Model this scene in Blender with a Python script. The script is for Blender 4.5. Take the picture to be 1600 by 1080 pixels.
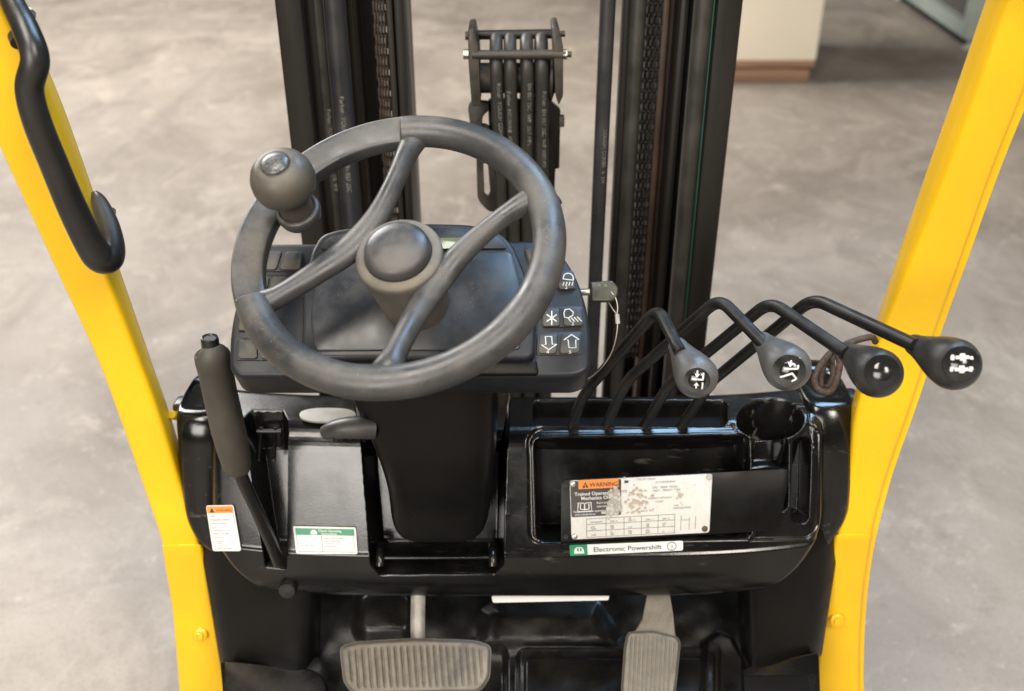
import bpy, bmesh, math, random
import numpy as np
from mathutils import Vector
random.seed(4)
for o in list(bpy.data.objects): bpy.data.objects.remove(o)
S = bpy.context.scene
COL = S.collection
R = math.radians
# ------------------------------------------------------------------ camera
CAMZ, PITCH, FPX = 1.75, R(29.4), 1600*35/36
cam = bpy.data.cameras.new('camera'); camo = bpy.data.objects.new('camera', cam); COL.objects.link(camo)
camo.location = (0, 0, CAMZ); camo.rotation_euler = (math.pi/2-PITCH, 0, 0)
cam.lens = 35; cam.sensor_width = 36; cam.clip_start = .02; cam.clip_end = 200
cam.dof.use_dof = True; cam.dof.focus_distance = 1.15; cam.dof.aperture_fstop = 4.2
S.camera = camo
S.view_settings.view_transform = 'Standard'; S.view_settings.look = 'None'
S.view_settings.exposure = 0; S.view_settings.gamma = 1
# ------------------------------------------------------------------ light: a workshop hall with roof lights, no sun
W = bpy.data.worlds.new('World'); S.world = W; W.use_nodes = True
bgn = W.node_tree.nodes['Background']; bgn.inputs[0].default_value = (.98, .95, .92, 1); bgn.inputs[1].default_value = .085
def area(name, loc, target, size, power, col):
    l = bpy.data.lights.new(name, 'AREA'); l.shape = 'RECTANGLE'; l.size, l.size_y = size
    l.energy = power; l.color = col
    o = bpy.data.objects.new(name, l); COL.objects.link(o); o.location = loc
    o.rotation_euler = (Vector(target)-Vector(loc)).to_track_quat('-Z', 'Y').to_euler()
    return o
area('roof_light_cool', (.95, 1.95, 3.5), (0.2, 1.15, 1.0), (.8, 1.7), 95, (.42, .68, 1))
area('roof_light_warm', (-1.2, -.6, 5.2), (-.2, 1.4, .6), (1.2, 2.4), 200, (1, .93, .84))
area('bay_door_light', (-2.4, -5.0, 3.3), (-.2, 1.2, .9), (3.4, 2.9), 440, (1, .95, .88))
area('roof_light_far', (-5.0, 7.2, 5.8), (.6, 6.8, 0), (4.0, 5.0), 1350, (1, .97, .94))
area('roof_light_mid', (2.6, -3.4, 5.8), (1.8, 6.4, .5), (1.6, 2.6), 380, (1, .92, .82))

# ------------------------------------------------------------------ helpers: measuring
f_ = np.array([0, math.cos(PITCH), -math.sin(PITCH)]); u_ = np.array([0, math.sin(PITCH), math.cos(PITCH)]); r_ = np.array([1., 0, 0])
C0 = np.array([0, 0, CAMZ])
def ray(px, py): return f_ + r_*(px-800)/FPX + u_*(540-py)/FPX
def D(px, py, d): return C0 + ray(px, py)*d
def onP(px, py, p0, n): r = ray(px, py); return C0 + r*(np.dot(np.array(p0)-C0, n)/np.dot(r, n))
def onY(px, py, y): r = ray(px, py); return C0 + r*(y/r[1])
def onZ(px, py, z): r = ray(px, py); return C0 + r*((z-CAMZ)/r[2])
def proj(P):
    d = np.asarray(P)-C0; k = d@f_
    return 800+FPX*(d@r_)/k, 540-FPX*(d@u_)/k
def nrm(v): v = np.asarray(v, float); return v/np.linalg.norm(v)
def sst(a, b, x): t = np.clip((x-a)/(b-a), 0, 1); return t*t*(3-2*t)
def lerp(a, b, t): return a+(b-a)*t
def catmull(P, n=8, closed=False):
    P = [np.asarray(p, float) for p in P]; out = []; N = len(P)
    for i in range(N if closed else N-1):
        if closed: p0, p1, p2, p3 = P[i-1], P[i], P[(i+1) % N], P[(i+2) % N]
        else: p0, p1, p2, p3 = P[max(i-1, 0)], P[i], P[i+1], P[min(i+2, N-1)]
        for k in range(n):
            t = k/n
            out.append(.5*((2*p1)+(-p0+p2)*t+(2*p0-5*p1+4*p2-p3)*t*t+(-p0+3*p1-3*p2+p3)*t**3))
    if not closed: out.append(P[-1])
    return out
def fillet(P, r, n=5):
    """round the corners of an open polyline"""
    P = [np.asarray(p, float) for p in P]; out = [P[0]]
    for i in range(1, len(P)-1):
        a, b = P[i-1]-P[i], P[i+1]-P[i]; la, lb = np.linalg.norm(a), np.linalg.norm(b)
        q = min(r if np.isscalar(r) else r[i], la*.45, lb*.45)
        A, B = P[i]+a/la*q, P[i]+b/lb*q
        for k in range(n+1):
            t = k/n; out.append((1-t)**2*A+2*t*(1-t)*P[i]+t*t*B)
    out.append(P[-1]); return out
def roundpoly(P, r, n=5):
    P = [np.asarray(p, float) for p in P]; out = []; N = len(P)
    for i in range(N):
        a, b = P[i-1]-P[i], P[(i+1) % N]-P[i]; la, lb = np.linalg.norm(a), np.linalg.norm(b)
        q = min(r if np.isscalar(r) else r[i], la*.48, lb*.48)
        A, B = P[i]+a/la*q, P[i]+b/lb*q
        for k in range(n+1):
            t = k/n; out.append((1-t)**2*A+2*t*(1-t)*P[i]+t*t*B)
    return out
# ------------------------------------------------------------------ helpers: meshes
WORLD = {}
def empty(name, loc):
    o = bpy.data.objects.new(name, None); COL.objects.link(o); o.location = loc; o.empty_display_size = .1
    WORLD[o.name] = np.array(loc, float); return o
def tag(o, label=None, cat=None, group=None, kind=None):
    if label: o['label'] = label
    if cat: o['category'] = cat
    if group: o['group'] = group
    if kind: o['kind'] = kind
    return o
def place(name, me, origin, parent):
    o = bpy.data.objects.new(name, me); COL.objects.link(o)
    WORLD[o.name] = np.array(origin, float)
    if parent: o.parent = parent; o.location = WORLD[o.name]-WORLD[parent.name]
    else: o.location = origin
    return o
class MB:
    def __init__(s): s.v, s.f = [], []
    def add(s, v, f):
        b = len(s.v); s.v += [tuple(map(float, p)) for p in v]; s.f += [tuple(i+b for i in q) for q in f]; return s
    def sweep(s, pts, secs, ups=None, closed=False, caps=True):
        """pts: path; secs: per-point list of (a,b) offsets, a along side, b along up"""
        pts = [np.asarray(p, float) for p in pts]; n = len(pts); m = len(secs[0]); V = []
        T = []
        for i in range(n):
            if closed: t = pts[(i+1) % n]-pts[i-1]
            else: t = pts[min(i+1, n-1)]-pts[max(i-1, 0)]
            T.append(nrm(t))
        if ups is None:
            g = np.array([0, 0, 1.]) if abs(T[0][2]) < .9 else np.array([0, 1., 0])
            up = nrm(g-T[0]*np.dot(g, T[0])); U = []
            for t in T: up = nrm(up-t*np.dot(up, t)); U.append(up)
        else: U = [nrm(np.asarray(ups[i])-T[i]*np.dot(ups[i], T[i])) for i in range(n)]
        for i in range(n):
            side = np.cross(T[i], U[i])
            for a, b in secs[i]: V.append(pts[i]+side*a+U[i]*b)
        F = []
        for i in range(n if closed else n-1):
            j = (i+1) % n
            for k in range(m):
                l = (k+1) % m; F.append((i*m+k, i*m+l, j*m+l, j*m+k))
        if caps and not closed:
            F.append(tuple(range(m-1, -1, -1))); F.append(tuple((n-1)*m+k for k in range(m)))
        return s.add(V, F)
    def tube(s, pts, r, seg=12, closed=False, rb=None, ups=None, caps=True):
        n = len(pts); rr = [r]*n if np.isscalar(r) else r
        secs = [[(rr[i]*math.cos(2*math.pi*k/seg), (rr[i]*(rb or 1))*math.sin(2*math.pi*k/seg)) for k in range(seg)] for i in range(n)]
        return s.sweep(pts, secs, ups, closed, caps)
    def lathe(s, base, axis, prof, seg=40, ref=None):
        """prof: (radius, height) list along axis"""
        axis = nrm(axis); g = np.array(ref if ref is not None else ([1., 0, 0] if abs(axis[0]) < .8 else [0, 1., 0]))
        a = nrm(g-axis*np.dot(g, axis)); b = np.cross(axis, a); V = []; F = []; m = seg
        for r, h in prof:
            for k in range(m):
                t = 2*math.pi*k/m; V.append(np.asarray(base)+axis*h+(a*math.cos(t)+b*math.sin(t))*max(r, 1e-5))
        for i in range(len(prof)-1):
            for k in range(m):
                l = (k+1) % m; F.append((i*m+k, i*m+l, (i+1)*m+l, (i+1)*m+k))
        F.append(tuple(range(m-1, -1, -1))); F.append(tuple((len(prof)-1)*m+k for k in range(m)))
        return s.add(V, F)
    def box(s, c, sx, sy, sz, ax=None):
        A = ax if ax is not None else np.eye(3); V = []
        for z in (-1, 1):
            for y in (-1, 1):
                for x in (-1, 1): V.append(np.asarray(c)+A[0]*x*sx/2+A[1]*y*sy/2+A[2]*z*sz/2)
        return s.add(V, [(0, 2, 3, 1), (4, 5, 7, 6), (0, 1, 5, 4), (2, 6, 7, 3), (0, 4, 6, 2), (1, 3, 7, 5)])
    def prism(s, poly, off):
        n = len(poly); off = np.asarray(off, float); V = [np.asarray(p, float) for p in poly]+[np.asarray(p, float)+off for p in poly]
        F = [tuple(range(n)), tuple(range(2*n-1, n-1, -1))]+[(i, n+i, n+(i+1) % n, (i+1) % n) for i in range(n)]
        return s.add(V, F)
    def poly(s, poly): return s.add(poly, [tuple(range(len(poly)))])
    def build(s, name, mat, parent=None, smooth=40, bev=0, seg=2, origin=None, bang=30):
        V = np.array(s.v); c = (V.min(0)+V.max(0))/2 if origin is None else np.asarray(origin)
        me = bpy.data.meshes.new(name); me.from_pydata([tuple(p) for p in V-c], [], s.f); me.update()
        bm = bmesh.new(); bm.from_mesh(me)
        bmesh.ops.recalc_face_normals(bm, faces=bm.faces)
        if bev:
            es = [e for e in bm.edges if len(e.link_faces) == 2 and e.calc_face_angle(0) > R(bang)]
            bmesh.ops.bevel(bm, geom=es, offset=bev, segments=seg, profile=.5, affect='EDGES', clamp_overlap=True)
        bm.to_mesh(me); bm.free()
        finish(me, mat, smooth); return place(name, me, c, parent)
def finish(me, mat, smooth):
    if mat: me.materials.append(mat)
    if smooth:
        me.polygons.foreach_set('use_smooth', [True]*len(me.polygons))
        me.set_sharp_from_angle(angle=R(smooth))
def heightfield(name, prof, nx, nv, xl, xr, feat, mat, parent, curve=None, post=None):
    """moulded panel: profile in (Y,Z) swept over X, pushed in along its own normal by feat(px,py,x,v)"""
    P = np.array(prof); seg = np.r_[0, np.cumsum(np.linalg.norm(np.diff(P, axis=0), axis=1))]
    v = np.linspace(0, seg[-1], nv); Y = np.interp(v, seg, P[:, 0]); Z = np.interp(v, seg, P[:, 1])
    k = 9
    def sm(a):
        b = np.r_[[a[0]]*k, a, [a[-1]]*k]; return np.convolve(b, np.ones(2*k+1)/(2*k+1), 'valid')
    tY, tZ = np.gradient(sm(Y), v), np.gradient(sm(Z), v); l = np.hypot(tY, tZ); nY, nZ = tZ/l, -tY/l
    if nY.mean() > 0: nY, nZ = -nY, -nZ
    u = np.linspace(0, 1, nx); vn = v/v[-1]
    XL, XR = xl(vn), xr(vn)
    X = XL[:, None]+(XR-XL)[:, None]*u[None, :]
    YY = np.repeat(Y[:, None], nx, 1); ZZ = np.repeat(Z[:, None], nx, 1)
    if curve is not None: YY = YY+curve(X)
    pts = np.stack([X, YY, ZZ], -1); px, py = proj(pts.reshape(-1, 3)); px = px.reshape(nv, nx); py = py.reshape(nv, nx)
    N = np.stack([np.zeros_like(X), np.repeat(nY[:, None], nx, 1), np.repeat(nZ[:, None], nx, 1)], -1)
    d = feat(px, py, X, np.repeat(vn[:, None], nx, 1)); dz = 0
    if isinstance(d, tuple): d, dz = d
    pts = pts-N*d[..., None]; pts[..., 2] -= dz
    if post is not None: pts = post(pts, u, vn)
    V = pts.reshape(-1, 3); c = (V.min(0)+V.max(0))/2
    idx = np.arange(nv*nx).reshape(nv, nx)
    q = np.stack([idx[:-1, :-1], idx[:-1, 1:], idx[1:, 1:], idx[1:, :-1]], -1).reshape(-1, 4)
    me = bpy.data.meshes.new(name); me.from_pydata((V-c).tolist(), [], q.tolist()); me.update()
    finish(me, mat, 180)
    return place(name, me, c, parent), pts
def rr(px, py, x0, y0, x1, y1, r, skew=0, ysl=0):
    """signed distance to a rounded rectangle; skew shifts x with y, ysl shifts y with x"""
    px = px-skew*(py-(y0+y1)/2); py = py-ysl*(px-(x0+x1)/2)
    qx = np.abs(px-(x0+x1)/2)-(x1-x0)/2+r; qy = np.abs(py-(y0+y1)/2)-(y1-y0)/2+r
    return np.hypot(np.maximum(qx, 0), np.maximum(qy, 0))+np.minimum(np.maximum(qx, qy), 0)-r
def psd(px, py, P):
    """signed distance to polygon"""
    d = np.full(px.shape, 1e9); ins = np.zeros(px.shape, bool); n = len(P)
    for i in range(n):
        ax, ay = P[i]; bx, by = P[(i+1) % n]; ex, ey = bx-ax, by-ay; wx, wy = px-ax, py-ay
        t = np.clip((wx*ex+wy*ey)/(ex*ex+ey*ey), 0, 1); d = np.minimum(d, np.hypot(wx-ex*t, wy-ey*t))
        c = ((ay > py) != (by > py)) & (px < (bx-ax)*(py-ay)/((by-ay) or 1e-9)+ax); ins ^= c
    return np.where(ins, -d, d)
def dip(sd, depth, w=3.): return depth*sst(w, -w, sd)
# ------------------------------------------------------------------ materials
def mat(name, col, rough=.5, metal=0, var=.15, scale=8., rvar=.12, bump=0, bscale=200., dust=None, dustamt=.5, dscale=6., speck=0,
        coat=0, stretch=None, scr=0, spec=.5, scol=(.33, .29, .2), srad=.12):
    m = bpy.data.materials.new(name); m.use_nodes = True; t = m.node_tree; N = t.nodes; L = t.links
    b = N['Principled BSDF']; b.inputs['Metallic'].default_value = metal; b.inputs['Specular IOR Level'].default_value = spec
    if coat: b.inputs['Coat Weight'].default_value = coat; b.inputs['Coat Roughness'].default_value = .12
    tc = N.new('ShaderNodeTexCoord'); src = tc.outputs['Object']
    if stretch:
        mp = N.new('ShaderNodeMapping'); mp.inputs['Scale'].default_value = stretch; L.new(src, mp.inputs[0]); src = mp.outputs[0]
    def noise(sc, det=5, ro=.6):
        n = N.new('ShaderNodeTexNoise'); n.inputs['Scale'].default_value = sc; n.inputs['Detail'].default_value = det
        n.inputs['Roughness'].default_value = ro; L.new(src, n.inputs['Vector']); return n.outputs['Fac']
    def rng(x, a, b_, c, d):
        k = N.new('ShaderNodeMapRange'); k.inputs[1].default_value = a; k.inputs[2].default_value = b_; k.inputs[3].default_value = c; k.inputs[4].default_value = d
        L.new(x, k.inputs[0]); return k.outputs[0]
    def mix(fac, A, B):
        k = N.new('ShaderNodeMix'); k.data_type = 'RGBA'
        if isinstance(fac, float): k.inputs[0].default_value = fac
        else: L.new(fac, k.inputs[0])
        for i, q in ((6, A), (7, B)):
            if isinstance(q, tuple): k.inputs[i].default_value = (*q, 1)
            else: L.new(q, k.inputs[i])
        return k.outputs[2]
    n1 = noise(scale)
    c = mix(rng(n1, .3, .7, 0, 1), tuple(x*(1-var) for x in col), tuple(min(1, x*(1+var)) for x in col))
    r = rng(noise(scale*2.3, 6), .3, .7, max(.03, rough-rvar), min(1, rough+rvar))
    if dust:
        dn = rng(noise(dscale, 8, .7), .42, .68, 0, dustamt)
        ge = N.new('ShaderNodeNewGeometry'); sx = N.new('ShaderNodeSeparateXYZ'); L.new(ge.outputs['Normal'], sx.inputs[0])
        up = rng(sx.outputs[2], -.1, .9, .25, 1); mm = N.new('ShaderNodeMath'); mm.operation = 'MULTIPLY'; L.new(dn, mm.inputs[0]); L.new(up, mm.inputs[1])
        c = mix(mm.outputs[0], c, dust)
        ra = N.new('ShaderNodeMath'); ra.operation = 'MULTIPLY_ADD'; L.new(mm.outputs[0], ra.inputs[0]); ra.inputs[1].default_value = .45; L.new(r, ra.inputs[2]); ra.use_clamp = True
        r = ra.outputs[0]
    if speck:
        vo = N.new('ShaderNodeTexVoronoi'); vo.inputs['Scale'].default_value = speck; L.new(src, vo.inputs['Vector'])
        s1 = rng(vo.outputs['Distance'], srad*.4, srad, 1, 0)
        s2 = rng(noise(speck*.08, 3), .46, .6, 0, 1); mm = N.new('ShaderNodeMath'); mm.operation = 'MULTIPLY'; L.new(s1, mm.inputs[0]); L.new(s2, mm.inputs[1])
        c = mix(mm.outputs[0], c, scol)
    if scr:
        mp = N.new('ShaderNodeMapping'); mp.inputs['Rotation'].default_value = (.3, .5, .7); mp.inputs['Scale'].default_value = (22, 260, 60)
        L.new(tc.outputs['Object'], mp.inputs[0]); n = N.new('ShaderNodeTexNoise'); n.inputs['Scale'].default_value = 1; n.inputs['Detail'].default_value = 3; L.new(mp.outputs[0], n.inputs['Vector'])
        s1 = rng(n.outputs['Fac'], .62, .72, 0, 1); s2 = rng(noise(5, 2), .5, .65, 0, scr)
        mm = N.new('ShaderNodeMath'); mm.operation = 'MULTIPLY'; L.new(s1, mm.inputs[0]); L.new(s2, mm.inputs[1])
        c = mix(mm.outputs[0], c, (.16, .15, .13))
    L.new(c, b.inputs['Base Color']); L.new(r, b.inputs['Roughness'])
    if bump:
        bp = N.new('ShaderNodeBump'); bp.inputs['Strength'].default_value = bump; bp.inputs['Distance'].default_value = .001
        L.new(noise(bscale, 4), bp.inputs['Height']); L.new(bp.outputs[0], b.inputs['Normal'])
    return m
TAN = (.24, .2, .14)
M = dict(
    gloss=mat('black_gloss_plastic', (.004, .0038, .0036), .16, var=.3, rvar=.07, scale=7, bump=.1, bscale=420, dust=(.06, .052, .04), dustamt=.2, dscale=11, scr=.6),
    satin=mat('black_satin_plastic', (.004, .0037, .0034), .36, var=.2, bump=.1, bscale=600, dust=(.04, .034, .026), dustamt=.1, spec=.2),
    rubber=mat('wheel_grey_rubber', (.036, .036, .037), .36, var=.25, scale=14, rvar=.1, bump=.18, bscale=700, dust=(.17, .15, .115), dustamt=.45, dscale=17, speck=260),
    rubber_worn=mat('wheel_band_rubber', (.032, .032, .033), .4, var=.25, scale=20, bump=.25, bscale=500, dust=TAN, dustamt=.75, dscale=16),
    hub=mat('hub_dusty_plastic', (.07, .063, .053), .55, var=.2, scale=12, bump=.2, bscale=600, dust=TAN, dustamt=.7, dscale=10),
    cap=mat('cap_dark_plastic', (.032, .032, .034), .38, var=.2, bump=.15, bscale=700, dust=TAN, dustamt=.35, dscale=9),
    knob=mat('knob_olive_rubber', (.045, .04, .033), .42, var=.15, bump=.12, bscale=600, dust=TAN, dustamt=.45, dscale=11),
    silver=mat('knob_speckled_disc', (.075, .075, .075), .36, metal=.3, var=.8, scale=420, rvar=.1),
    panel=mat('panel_slate_plastic', (.009, .0105, .014), .4, var=.2, bump=.25, bscale=900, dust=(.12, .105, .075), dustamt=.12, speck=420, spec=.35),
    lens=mat('panel_smoked_lens', (.014, .017, .023), .34, var=.2, rvar=.08, dust=(.12, .105, .08), dustamt=.4, dscale=9, speck=330),
    button=mat('button_charcoal', (.03, .029, .026), .5, var=.2, bump=.2, bscale=500, dust=(.2, .18, .12), dustamt=.4, dscale=20, speck=500),
    well=mat('button_well_black', (.008, .008, .008), .5),
    lcd=mat('lcd_green', (.13, .16, .09), .2),
    white=mat('white_print', (.58, .575, .55), .5, var=.22, scale=160),
    grip=mat('lever_grip_rubber', (.046, .041, .032), .55, var=.15, scale=20, bump=.35, bscale=900, dust=TAN, dustamt=.35, dscale=12),
    toe=mat('toe_board_black', (.005, .0047, .0043), .3, var=.3, rvar=.1, bump=.15, bscale=300, dust=(.055, .045, .03), dustamt=.14, dscale=14, spec=.4),
    rod=mat('black_painted_rod', (.007, .007, .0068), .33, var=.2, dust=(.1, .09, .075), dustamt=.25, dscale=25),
    ball=mat('lever_ball_plastic', (.07, .069, .069), .38, var=.2, scale=14, bump=.12, bscale=700, dust=(.1, .095, .085), dustamt=.5, dscale=25, speck=300),
    ball_dark=mat('lever_ball_black', (.024, .023, .022), .36, var=.2, bump=.12, bscale=700, dust=(.1, .095, .085), dustamt=.3, dscale=25),
    badge=mat('badge_black_gloss', (.01, .01, .009), .15),
    yellow=mat('yellow_paint', (.85, .50, .005), .34, var=.05, scale=5, rvar=.1, bump=.07, bscale=120, coat=.2, dust=(.42, .24, .03), dustamt=.3, dscale=14, speck=38, scol=(.16, .09, .02), srad=.035),
    yellow_bolt=mat('yellow_bolt_paint', (.8, .42, .01), .3, var=.1),
    handle=mat('black_vinyl_handle', (.013, .0125, .012), .34, var=.2, rvar=.08, bump=.12, bscale=350, dust=(.09, .08, .06), dustamt=.35, dscale=8),
    mast=mat('mast_black_steel', (.009, .0082, .007), .4, var=.35, rvar=.12, bump=.2, bscale=90, dust=(.04, .033, .023), dustamt=.4, dscale=6, stretch=(1, 1, .12), spec=.3),
    rail=mat('mast_rail_steel', (.022, .019, .016), .42, metal=.4, var=.35, bump=.2, bscale=90, stretch=(1, 1, .1)),
    rust=mat('rail_rust', (.06, .033, .02), .6, var=.4, scale=30, bump=.3, bscale=150, stretch=(1, 1, .4)),
    chain=mat('chain_oily_steel', (.012, .010, .008), .5, metal=.2, var=.4, scale=60),
    chain_rust=mat('chain_rusty_steel', (.04, .023, .014), .6, metal=.1, var=.4, scale=60),
    hose=mat('hose_rubber', (.022, .021, .019), .4, var=.2, bump=.2, bscale=400, dust=(.10, .085, .06), dustamt=.5, dscale=18),
    hose_blue=mat('hose_dark_rubber', (.022, .023, .026), .36, var=.2, bump=.2, bscale=400, dust=(.09, .08, .06), dustamt=.4, dscale=18),
    green=mat('hose_green_line', (.04, .16, .11), .5),
    brkt=mat('bracket_dusty_steel', (.032, .028, .022), .5, metal=.2, var=.35, scale=25, bump=.3, bscale=200, dust=(.11, .088, .058), dustamt=.55, dscale=14),
    zinc=mat('zinc_bolt', (.42, .4, .36), .35, metal=.8, var=.2, scale=60),
    pedal=mat('pedal_worn_rubber', (.155, .135, .105), .65, var=.3, scale=16, bump=.4, bscale=300, dust=(.06, .058, .055), dustamt=.7, dscale=26),
    pedal_arm=mat('pedal_arm_steel', (.24, .225, .2), .5, metal=.3, var=.3, scale=40),
    hoseprint=mat('hose_print', (.16, .155, .135), .6, var=.6, scale=160),
    ledge=mat('ledge_black', (.004, .0038, .0036), .26, var=.2, bump=.1, bscale=300),
    ledge_pad=mat('ledge_rubber', (.006, .0058, .0055), .7, var=.2, bump=.4, bscale=500, spec=.12),
    label=mat('label_white', (.62, .615, .585), .6, var=.05, scale=20),
    label_dirty=mat('label_scuffed_white', (.56, .55, .515), .5, var=.10, scale=40, dust=(.36, .31, .24), dustamt=.5, dscale=38),
    label_dark=mat('label_charcoal', (.045, .04, .034), .42, var=.2),
    orange=mat('label_orange', (.75, .22, .025), .5, var=.08, scale=60),
    lgreen=mat('label_green', (.012, .19, .085), .4, var=.08),
    ink=mat('label_ink', (.03, .03, .03), .6, var=.1),
    ink_grey=mat('label_faded_ink', (.17, .165, .155), .6, var=.2),
    scuff=mat('label_scraped_patch', (.33, .30, .25), .6, var=.4, scale=150, dust=(.56, .55, .52), dustamt=1, dscale=70),
    flake=mat('label_peeled_tan', (.36, .31, .24), .6, var=.35, scale=120),
    silver_label=mat('plate_brushed', (.30, .29, .25), .55, var=.15, scale=60),
    key=mat('key_olive_plastic', (.028, .027, .016), .4, var=.3, scale=40),
    wire=mat('tether_wire', (.32, .29, .23), .4, metal=.6),
    cord=mat('cord_brown_braid', (.045, .026, .018), .75, var=.7, scale=240, bump=.6, bscale=500),
    crate=mat('crate_cream_paint', (.86, .775, .61), .6, var=.05, scale=3, dust=(.5, .4, .28), dustamt=.2),
    wood=mat('skid_wood', (.30, .175, .105), .75, var=.3, scale=9, stretch=(.3, 1, 4)),
    cab=mat('cabinet_grey_green', (.31, .35, .31), .5, var=.06),
    cab_dark=mat('cabinet_vent_dark', (.09, .09, .08), .6, var=.3, scale=40),
)
# concrete
def concrete():
    m = bpy.data.materials.new('workshop_concrete'); m.use_nodes = True; t = m.node_tree; N = t.nodes; L = t.links; b = N['Principled BSDF']
    tc = N.new('ShaderNodeTexCoord')
    def mp(s, rot=0):
        k = N.new('ShaderNodeMapping'); k.inputs['Scale'].default_value = s; k.inputs['Rotation'].default_value[2] = rot; L.new(tc.outputs['Object'], k.inputs[0]); return k.outputs[0]
    def noise(vec, sc, det, ro=.6, dist=0):
        n = N.new('ShaderNodeTexNoise'); n.inputs['Scale'].default_value = sc; n.inputs['Detail'].default_value = det; n.inputs['Roughness'].default_value = ro; n.inputs['Distortion'].default_value = dist
        L.new(vec, n.inputs['Vector']); return n.outputs['Fac']
    def rng(x, a, b_, c, d):
        k = N.new('ShaderNodeMapRange'); k.inputs[1].default_value = a; k.inputs[2].default_value = b_; k.inputs[3].default_value = c; k.inputs[4].default_value = d; L.new(x, k.inputs[0]); return k.outputs[0]
    def mix(f, A, B):
        k = N.new('ShaderNodeMix'); k.data_type = 'RGBA'; L.new(f, k.inputs[0])
        for i, q in ((6, A), (7, B)):
            if isinstance(q, tuple): k.inputs[i].default_value = (*q, 1)
            else: L.new(q, k.inputs[i])
        return k.outputs[2]
    o1 = mp((1, 1, 1)); o2 = mp((1.05, .75, 1), -.3)
    c = mix(rng(noise(o1, .7, 6), .35, .65, 0, 1), (.235, .200, .165), (.315, .271, .226))
    c = mix(rng(noise(o2, 1.1, 8, .72, .9), .45, .63, 0, .85), c, (.18, .149, .12))
    c = mix(rng(noise(o2, 2.7, 8, .75, 1.6), .51, .66, 0, .6), c, (.40, .345, .285))
    c = mix(rng(noise(o1, 9, 6, .7), .58, .72, 0, .45), c, (.145, .112, .085))
    c = mix(rng(noise(o1, 22, 4, .7), .62, .72, 0, .7), c, (.42, .39, .35))
    # fine grit, pale drips, hairline cracks and tyre scrub
    c = mix(rng(noise(o1, 90, 3, .8), .5, .72, 0, .4), c, (.13, .112, .095))
    vo = N.new('ShaderNodeTexVoronoi'); vo.inputs['Scale'].default_value = 5.5; L.new(o1, vo.inputs['Vector'])
    c = mix(rng(vo.outputs['Distance'], .035, .06, .65, 0), c, (.5, .47, .42))
    ve = N.new('ShaderNodeTexVoronoi'); ve.feature = 'DISTANCE_TO_EDGE'; ve.inputs['Scale'].default_value = .33
    nd = N.new('ShaderNodeTexNoise'); nd.inputs['Scale'].default_value = 2.5; nd.inputs['Detail'].default_value = 5; L.new(o1, nd.inputs['Vector'])
    ad = N.new('ShaderNodeVectorMath'); ad.operation = 'MULTIPLY_ADD'; ad.inputs[1].default_value = (.5, .5, 0); L.new(nd.outputs['Color'], ad.inputs[0]); L.new(o1, ad.inputs[2]); L.new(ad.outputs[0], ve.inputs['Vector'])
    c = mix(rng(ve.outputs['Distance'], .001, .006, .16, 0), c, (.12, .105, .09))
    o3 = mp((2.6, .16, 1), -.5); c = mix(rng(noise(o3, 1.5, 5, .6, .5), .58, .70, 0, .25), c, (.13, .115, .105))
    L.new(c, b.inputs['Base Color'])
    L.new(rng(noise(o2, 2.2, 6), .3, .7, .5, .75), b.inputs['Roughness']); b.inputs['Specular IOR Level'].default_value = .4
    bp = N.new('ShaderNodeBump'); bp.inputs['Strength'].default_value = .25; bp.inputs['Distance'].default_value = .01; L.new(noise(o1, 30, 6, .7), bp.inputs['Height']); L.new(bp.outputs[0], b.inputs['Normal'])
    return m
# ------------------------------------------------------------------ setting
g = MB(); g.poly([(-60, -40, 0), (60, -40, 0), (60, 90, 0), (-60, 90, 0)])
tag(g.build('floor', concrete(), None, smooth=0), 'worn grey concrete workshop floor', kind='structure')
# cream crate on a timber skid
cr = empty('storage_crate', (1.5, 7.2, 0)); tag(cr, 'large cream crate on a brown timber skid behind the mast', 'crate')
g = MB(); g.box((1.50, 7.27, .15+.62), 1.04, 1.16, 1.24); g.build('body', M['crate'], cr, bev=.012)
for k in range(3):
    g = MB(); g.box((1.5, 6.78+k*.46, .055), 1.0, .1, .11); g.build('skid_beam', M['wood'], cr, bev=.006)
g = MB(); g.box((1.5, 7.26, .131), 1.02, 1.15, .038); g.build('skid_deck', M['wood'], cr, bev=.004)
# grey cabinet
A, B = onZ(1505, 78, .0), onZ(1392, -3, .0); ex = nrm(B-A); ey = np.array([ex[1], -ex[0], 0]); ez = np.array([0, 0, 1.]); AX = np.array([ex, ey, ez]); LL = float(np.linalg.norm(B-A))
cb = empty('metal_cabinet', tuple(A)); tag(cb, 'pale grey green metal cabinet with mesh side at the top right corner', 'cabinet')
cen = A+ex*LL/2+ey*.55+ez*(.07+.8)
g = MB(); g.box(cen, LL, 1.1, 1.6, AX); g.build('body', M['cab'], cb, bev=.012)
for k in range(2):
    w = LL*.42; c = A+ex*(LL*(.27+.46*k))+ez*.78-ey*.006
    g = MB(); g.box(c, w, .02, 1.15, AX); g.build('mesh_panel', M['cab_dark'], cb)
    for q in range(4):
        g = MB(); g.box(c+ez*(-.56+.37*q)-ey*.004, w, .02, .012, AX); g.build('panel_rail', M['cab'], cb)
g = MB(); g.box(A+ex*LL/2+ey*.55+ez*.035, LL-.25, 1.0, .066, AX); g.build('plinth', M['well'], cb)
for a in (.06, LL-.06):
    for q in (.06, 1.04):
        g = MB(); g.lathe(A+ex*a+ey*q, (0, 0, 1), [(.045, 0), (.045, .02), (.02, .024), (.02, .07)], 12); g.build('foot', M['cab'], cb)

# ------------------------------------------------------------------ the forklift
FL = empty('forklift', (0, 1.15, 0)); tag(FL, 'yellow and black forklift truck seen from the operator seat', 'forklift')
for sx in (-1, 1):      # chassis it all stands on
    pass
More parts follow.
